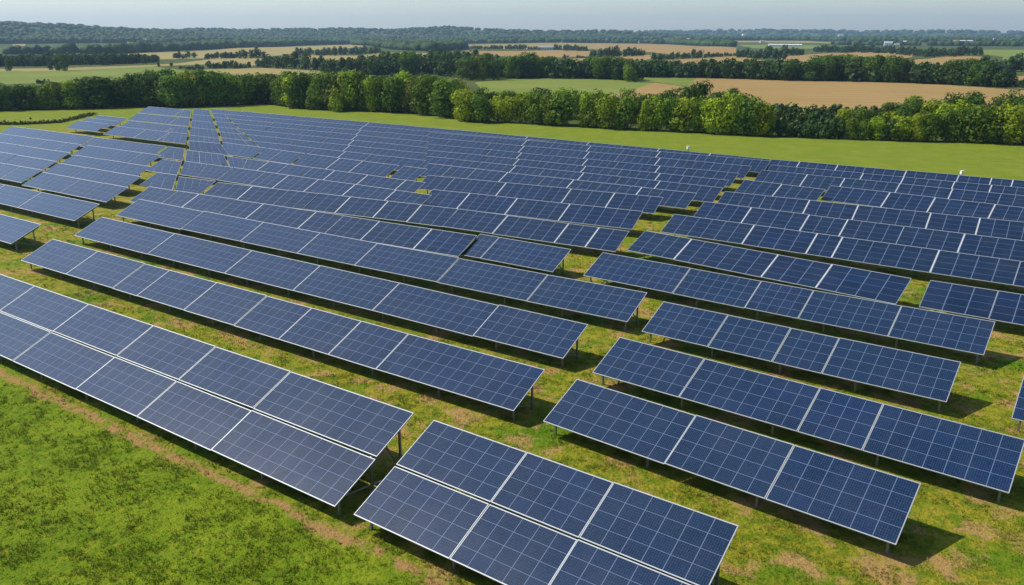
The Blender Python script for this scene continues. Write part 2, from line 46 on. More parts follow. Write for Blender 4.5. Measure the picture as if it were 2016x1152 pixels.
TREES=[[43.0,195.0,8.1,6.48,"d","lone_tall"],[50.5,192.0,6.65,5.65,"d","lone_round"],[-43.6,208.0,5.89,5.3,"b","shrub"],[47.7,346.0,6.75,8.1,"m","lone_field"],[-48.1,213.0,4.16,4.16,"d","shrub"],[-236.7,451.0,8.66,6.93,"d","lone_left"],[-51.0,213.0,3.62,3.98,"m","shrub"],[-262.3,445.0,7.85,4.71,"d","lone_left"],[-241.3,454.0,7.43,5.2,"d","lone_left"],[-56.5,217.0,2.87,4.3,"m","shrub"],[-160.3,436.0,4.39,3.95,"d","lone_field"],[-249.1,460.0,4.05,3.65,"d","lone_left"],[-13.4,192.0,1.45,2.9,"b","shrub"],[-214.3,517.0,2.93,2.34,"d","lone_field"],[-206.3,517.0,2.6,2.34,"d","lone_field"],[41.5,158.0,7.68,5.53,"b","near_bright"],[-20.4,199.0,9.15,8.87,"m","near_mid"],[-40.6,211.0,9.76,7.32,"b","near_mid"],[17.3,171.0,7.79,6.8,"m","near_bright"],[-38.9,211.0,9.52,8.03,"d","near_mid"],[-44.6,212.0,9.55,9.2,"d","near_mid"],[35.9,177.0,7.96,8.3,"d","near_bright2"],[-27.4,212.0,9.38,8.72,"b","near_mid"],[43.7,157.0,7.15,7.83,"m","near_bright"],[-15.4,193.0,8.49,9.7,"m","near_mid"],[-40.4,211.0,9.31,8.86,"m","near_mid"],[19.6,169.0,7.28,6.75,"b","near_bright"],[10.4,175.0,7.5,8.78,"m","near_bright"],[-43.3,212.0,9.22,10.08,"o","near_mid"],[39.3,159.0,6.91,6.02,"b","near_bright"],[-48.9,215.0,9.2,8.27,"m","near_mid"],[95.1,143.0,7.16,7.16,"b","near_right"],[-55.5,218.0,9.29,6.99,"m","near_mid"],[-86.1,224.0,9.88,7.86,"b","near_left"],[-29.5,205.0,8.52,9.1,"m","near_mid"],[-45.3,215.0,9.03,10.58,"m","near_mid"],[-53.6,217.0,9.12,7.47,"d","near_mid"],[15.2,172.0,7.03,5.22,"b","near_bright"],[94.1,154.0,7.32,6.57,"d","near_right2"],[-20.5,215.0,8.73,9.91,"m","near_mid"],[-33.2,208.0,8.51,6.27,"m","near_mid"],[-59.6,223.0,9.29,9.18,"m","near_mid"],[-35.7,210.0,8.56,8.71,"m","near_mid"],[-90.6,223.0,9.61,7.86,"d","near_left"],[32.8,178.0,7.22,6.95,"d","near_bright2"],[-82.7,224.0,9.52,6.92,"m","near_left"],[-32.0,210.0,8.38,6.36,"m","near_mid"],[101.2,170.0,7.79,7.15,"d","near_right3"],[42.2,173.0,7.01,8.0,"d","near_bright2"],[-82.7,224.0,9.38,8.03,"b","near_left"],[33.5,163.0,6.53,6.85,"b","near_bright"],[31.3,164.0,6.55,5.3,"m","near_bright"],[28.7,165.0,6.57,5.43,"b","near_bright"],[89.1,145.0,6.67,5.72,"b","near_right"],[46.8,156.0,6.33,5.57,"b","near_bright"],[46.2,170.0,6.84,7.02,"m","near_bright2"],[-82.8,223.0,9.21,8.19,"d","near_left"],[85.9,144.0,6.49,6.36,"b","near_right"],[-34.6,208.0,8.15,5.65,"b","near_mid"],[24.9,181.0,7.06,5.05,"m","near_bright2"],[22.6,167.0,6.5,7.04,"m","near_bright"],[81.7,146.0,6.43,7.3,"m","near_right"],[-14.3,214.0,8.22,9.88,"a","near_mid"],[-24.7,204.0,7.87,7.11,"a","near_mid"],[-92.7,224.0,9.2,6.96,"m","near_left"],[-23.7,210.0,8.01,6.98,"m","near_mid"],[-15.2,207.0,7.86,9.26,"a","near_mid"],[91.9,156.0,6.82,5.86,"b","near_right2"],[97.7,154.0,6.86,6.97,"b","near_right2"],[-49.4,217.0,8.36,6.26,"o","near_mid"],[-80.0,226.0,8.99,8.84,"m","near_left"],[83.9,157.0,6.67,7.79,"b","near_right2"],[-96.2,226.0,9.2,6.57,"d","near_left"],[-80.0,226.0,8.93,10.48,"m","near_left"],[26.3,165.0,6.19,4.59,"b","near_bright"],[107.2,167.0,7.33,5.72,"d","near_right3"],[-87.4,224.0,8.88,8.52,"b","near_left"],[100.7,153.0,6.73,7.81,"d","near_right2"],[-29.2,214.0,7.91,9.65,"m","near_mid"],[4.4,178.0,6.52,5.87,"m","near_bright"],[94.5,171.0,7.15,7.14,"d","near_right3"],[-10.2,185.0,6.77,7.87,"b","near_mid"],[110.9,167.0,7.32,7.95,"m","near_right3"],[37.5,162.0,6.04,6.31,"b","near_bright"],[-9.2,184.0,6.69,6.53,"b","near_bright"],[-55.8,219.0,8.19,9.64,"b","near_mid"],[-25.6,218.0,7.93,7.85,"d","near_mid"],[78.8,147.0,6.02,4.49,"m","near_right"],[8.4,175.0,6.32,5.93,"m","near_bright"],[1.6,180.0,6.49,5.45,"b","near_bright"],[-52.9,219.0,8.12,7.43,"o","near_mid"],[-32.0,211.0,7.67,6.11,"o","near_mid"],[35.6,162.0,5.96,4.17,"m","near_bright"],[80.4,147.0,6.01,4.86,"d","near_right"],[-87.1,221.0,8.52,8.92,"m","near_left"],[-60.3,224.0,8.31,7.85,"m","near_mid"],[-100.7,223.0,8.56,7.61,"d","near_left"],[39.4,174.0,6.24,6.33,"m","near_bright2"],[-99.8,224.0,8.55,6.68,"d","near_left"],[79.4,159.0,6.19,4.83,"b","near_right2"],[90.5,173.0,6.74,5.02,"d","near_right3"],[6.4,178.0,6.13,6.1,"b","near_bright"],[-48.2,215.0,7.58,7.72,"b","near_mid"],[-35.8,210.0,7.3,5.01,"m","near_mid"],[-29.6,211.0,7.3,6.08,"m","near_mid"],[6.7,192.0,6.56,7.7,"d","near_bright2"],[-94.0,223.0,8.26,6.64,"d","near_left"],[-70.3,235.0,8.35,9.92,"m","near_left"],[-97.4,224.0,8.3,7.97,"d","near_left"],[-63.0,228.0,8.02,5.8,"d","near_left"],[77.2,148.0,5.65,4.16,"m","near_right"],[77.7,160.0,6.02,5.03,"d","near_right2"],[-67.7,233.0,8.21,8.75,"d","near_left"],[-77.9,230.0,8.21,9.28,"m","near_left"],[90.6,143.0,5.72,6.45,"b","near_right"],[30.1,179.0,6.08,6.59,"d","near_bright2"],[-75.8,227.0,7.97,6.76,"m","near_left"],[-72.5,230.0,8.02,6.77,"m","near_left"],[-106.8,219.0,8.08,9.76,"d","near_left"],[-22.3,227.0,7.56,6.78,"d","near_mid"],[89.2,156.0,5.94,5.34,"d","near_right2"],[15.7,187.0,6.19,5.51,"d","near_bright2"],[27.9,181.0,6.0,6.47,"m","near_bright2"],[104.9,167.0,6.45,5.38,"d","near_right3"],[81.7,158.0,5.81,6.41,"b","near_right2"],[10.6,190.0,6.21,4.96,"d","near_bright2"],[-100.1,226.0,8.02,7.84,"b","near_left"],[-69.4,234.0,7.88,6.21,"d","near_left"],[-89.0,222.0,7.71,6.88,"d","near_left"],[-6.4,182.0,5.87,7.07,"m","near_bright"],[-7.8,199.0,6.39,5.82,"m","near_bright2"],[18.8,185.0,5.95,6.49,"m","near_bright2"],[97.9,169.0,6.24,5.01,"d","near_right3"],[-109.9,219.0,7.8,8.98,"m","near_left"],[87.5,156.0,5.68,4.47,"d","near_right2"],[22.5,184.0,5.88,4.5,"m","near_bright2"],[-3.1,182.0,5.77,5.46,"b","near_bright"],[102.8,168.0,6.24,6.22,"d","near_right3"],[-60.6,226.0,7.4,7.44,"m","near_mid"],[-72.2,234.0,7.74,9.14,"m","near_left"],[84.0,145.0,5.29,4.67,"d","near_right"],[-67.0,234.0,7.63,7.41,"d","near_left"],[-80.3,225.0,7.47,7.51,"b","near_left"],[84.3,175.0,6.06,7.27,"m","near_right3"],[93.0,143.0,5.31,5.42,"m","near_right"],[-110.1,218.0,7.52,8.87,"d","near_left"],[-76.1,229.0,7.41,5.58,"m","near_left"],[74.0,148.0,5.08,6.19,"m","near_right"],[92.6,173.0,5.99,6.22,"m","near_right3"],[-0.6,181.0,5.48,4.57,"b","near_bright"],[-106.6,224.0,7.49,5.15,"m","near_left"],[49.5,168.0,5.28,4.79,"d","near_bright2"],[-102.0,222.0,7.29,7.78,"d","near_left"],[-102.9,225.0,7.38,5.42,"d","near_left"],[-96.5,223.0,7.21,7.41,"d","near_left"],[72.4,148.0,4.88,3.73,"b","near_right"],[12.5,189.0,5.6,5.85,"d","near_bright2"],[-62.1,228.0,6.97,8.02,"d","near_left"],[-112.6,217.0,7.2,7.98,"b","near_left"],[150.7,340.0,10.83,11.15,"d","mid"],[-92.6,222.0,6.99,8.01,"d","near_left"],[-19.4,239.0,6.92,5.67,"m","near_mid"],[4.6,194.0,5.59,4.16,"d","near_bright2"],[-12.4,359.0,10.27,8.91,"m","mid"],[-116.7,215.0,6.99,5.25,"m","near_left"],[-134.1,208.0,7.07,6.58,"d","near_left"],[-73.3,233.0,6.97,8.16,"d","near_left"],[-127.6,211.0,7.02,7.36,"m","near_left"],[-2.0,198.0,5.63,4.73,"m","near_bright2"],[7.6,381.0,10.82,10.53,"d","mid"],[-0.2,198.0,5.61,4.06,"m","near_bright2"],[138.4,352.0,10.71,9.27,"m","mid"],[148.1,343.0,10.56,8.02,"d","mid"],[-106.2,219.0,6.85,4.93,"m","near_left"],[87.7,173.0,5.43,5.73,"m","near_right3"],[129.7,350.0,10.32,7.53,"m","mid"],[-10.6,376.0,10.39,7.68,"d","mid"],[-73.5,229.0,6.62,4.73,"b","near_left"],[-132.0,211.0,6.85,6.42,"d","near_left"],[-111.8,216.0,6.66,6.87,"m","near_left"],[152.3,339.0,10.14,7.57,"d","mid"],[-132.4,210.0,6.77,5.58,"m","near_left"],[136.3,354.0,10.33,11.37,"d","mid"],[-104.7,225.0,6.75,4.92,"d","near_left"],[1.8,196.0,5.32,6.15,"d","near_bright2"],[-117.7,217.0,6.7,7.92,"d","near_left"],[-4.7,199.0,5.36,5.22,"d","near_bright2"],[146.1,344.0,10.0,10.58,"m","mid"],[4.7,376.0,10.03,7.1,"d","mid"],[-105.2,223.0,6.57,5.65,"m","near_left"],[40.4,367.0,9.82,10.31,"d","mid"],[-116.6,218.0,6.57,5.78,"d","near_left"],[8.7,384.0,10.15,7.5,"d","mid"],[143.6,345.0,9.86,6.71,"d","mid"],[-134.2,208.0,6.52,6.42,"m","near_left"],[172.4,321.0,9.59,11.63,"d","mid"],[-117.9,215.0,6.45,6.93,"b","near_left"],[-130.9,211.0,6.53,6.61,"d","near_left"],[74.8,160.0,4.64,5.44,"d","near_right2"],[42.4,368.0,9.72,8.16,"d","mid"],[69.5,149.0,4.29,4.9,"b","near_right"],[128.6,358.0,9.89,11.6,"d","mid"],[130.5,350.0,9.64,11.65,"d","mid"],[-12.5,403.0,10.4,10.57,"m","mid"],[67.6,163.0,4.55,4.64,"m","near_right2"],[150.0,345.0,9.7,10.33,"d","mid"],[133.6,355.0,9.72,9.17,"d","mid"],[-124.9,214.0,6.34,6.9,"d","near_left"],[1.2,380.0,9.72,6.95,"m","mid"],[128.2,351.0,9.53,6.65,"d","mid"],[136.9,362.0,9.83,11.21,"d","mid"],[145.7,352.0,9.65,11.17,"m","mid"],[-0.7,373.0,9.43,7.56,"m","mid"],[141.3,350.0,9.53,7.92,"d","mid"],[145.7,353.0,9.64,7.93,"d","mid"],[169.1,324.0,9.22,10.83,"d","mid"],[36.9,375.0,9.5,9.87,"m","mid"],[-120.2,215.0,6.21,6.45,"m","near_left"],[174.1,314.0,9.04,8.61,"d","mid"],[174.4,324.0,9.26,6.99,"m","mid"],[-113.8,218.0,6.18,5.17,"d","near_left"],[155.3,337.0,9.32,8.16,"d","mid"],[-16.0,380.0,9.55,8.37,"d","mid"],[-2.1,387.0,9.7,8.98,"m","mid"],[143.4,350.0,9.48,8.33,"d","mid"],[3.5,371.0,9.29,8.57,"d","mid"],[-131.5,208.0,6.16,5.92,"d","near_left"],[8.4,381.0,9.53,9.87,"d","mid"],[66.0,150.0,4.09,4.6,"b","near_right"],[156.4,342.0,9.38,6.92,"m","mid"],[45.9,364.0,9.15,9.43,"d","mid"],[49.2,356.0,8.94,6.57,"m","mid"],[7.9,378.0,9.4,10.11,"d","mid"],[64.8,164.0,4.37,5.33,"b","near_right2"],[171.8,316.0,8.86,7.69,"m","mid"],[170.7,329.0,9.12,11.01,"d","mid"],[-31.1,421.0,10.36,9.04,"d","mid"],[0.3,375.0,9.2,10.94,"m","mid"],[-122.0,214.0,6.04,4.56,"d","near_left"],[-112.1,220.0,6.04,5.05,"d","near_left"],[12.6,383.0,9.36,10.28,"m","mid"],[17.7,378.0,9.23,8.21,"d","mid"],[3.2,379.0,9.23,9.54,"m","mid"],[130.0,358.0,9.27,7.27,"d","mid"],[146.7,348.0,9.19,6.51,"m","mid"],[13.5,378.0,9.2,7.47,"m","mid"],[-119.8,215.0,5.98,5.07,"d","near_left"],[150.7,339.0,9.01,7.35,"d","mid"],[71.2,149.0,4.01,4.2,"m","near_right"],[18.5,383.0,9.28,10.32,"d","mid"],[127.0,352.0,9.04,8.27,"d","mid"],[-127.2,213.0,5.99,6.46,"m","near_left"],[172.3,320.0,8.76,7.29,"d","mid"],[152.7,346.0,9.08,9.39,"m","mid"],[35.3,376.0,9.06,8.68,"d","mid"],[-17.5,360.0,8.64,8.73,"d","mid"],[63.4,150.0,3.9,2.93,"m","near_right"],[-108.5,219.0,5.84,4.63,"d","near_left"],[48.3,156.0,3.9,2.78,"b","near_right"],[61.1,151.0,3.88,3.58,"m","near_right"],[46.3,364.0,8.74,6.35,"d","mid"],[69.9,162.0,4.2,3.8,"d","near_right2"],[80.3,177.0,4.6,4.86,"d","near_right3"],[138.1,354.0,8.98,7.2,"d","mid"],[81.4,175.0,4.55,5.26,"d","near_right3"],[175.5,316.0,8.52,8.29,"d","mid"],[49.5,361.0,8.58,9.37,"d","mid"],[71.2,161.0,4.14,3.85,"m","near_right2"],[-50.8,430.0,10.18,7.28,"m","mid"],[38.0,365.0,8.6,5.91,"m","mid"],[-51.5,409.0,9.66,7.59,"m","mid"],[38.6,368.0,8.67,10.44,"d","mid"],[157.4,341.0,8.8,6.39,"m","mid"],[40.9,371.0,8.74,7.44,"m","mid"],[-129.4,213.0,5.83,4.25,"d","near_left"],[72.7,160.0,4.11,4.06,"b","near_right2"],[14.7,377.0,8.82,9.03,"d","mid"],[-47.2,409.0,9.58,10.88,"d","mid"],[38.9,373.0,8.71,7.06,"d","mid"],[-7.9,362.0,8.38,9.65,"d","mid"],[-58.3,436.0,10.16,9.67,"m","mid"],[-54.6,442.0,10.27,7.12,"d","mid"],[-133.1,206.0,5.65,5.99,"b","near_left"],[-126.2,215.0,5.74,6.67,"b","near_left"],[173.5,314.0,8.25,9.61,"d","mid"],[-118.6,214.0,5.62,6.4,"m","near_left"],[1.0,378.0,8.68,9.76,"d","mid"],[124.0,351.0,8.54,9.93,"d","mid"],[103.5,364.0,8.68,6.8,"d","mid"],[-52.4,451.0,10.4,10.44,"m","mid"],[125.3,355.0,8.62,6.31,"d","mid"],[-21.4,369.0,8.45,7.61,"m","mid"],[-5.2,386.0,8.82,7.94,"m","mid"],[-115.0,216.0,5.59,5.46,"d","near_left"],[157.4,342.0,8.58,8.34,"d","mid"],[21.9,374.0,8.53,8.52,"d","mid"],[115.2,353.0,8.42,9.17,"d","mid"],[-122.2,216.0,5.62,4.87,"d","near_left"]]
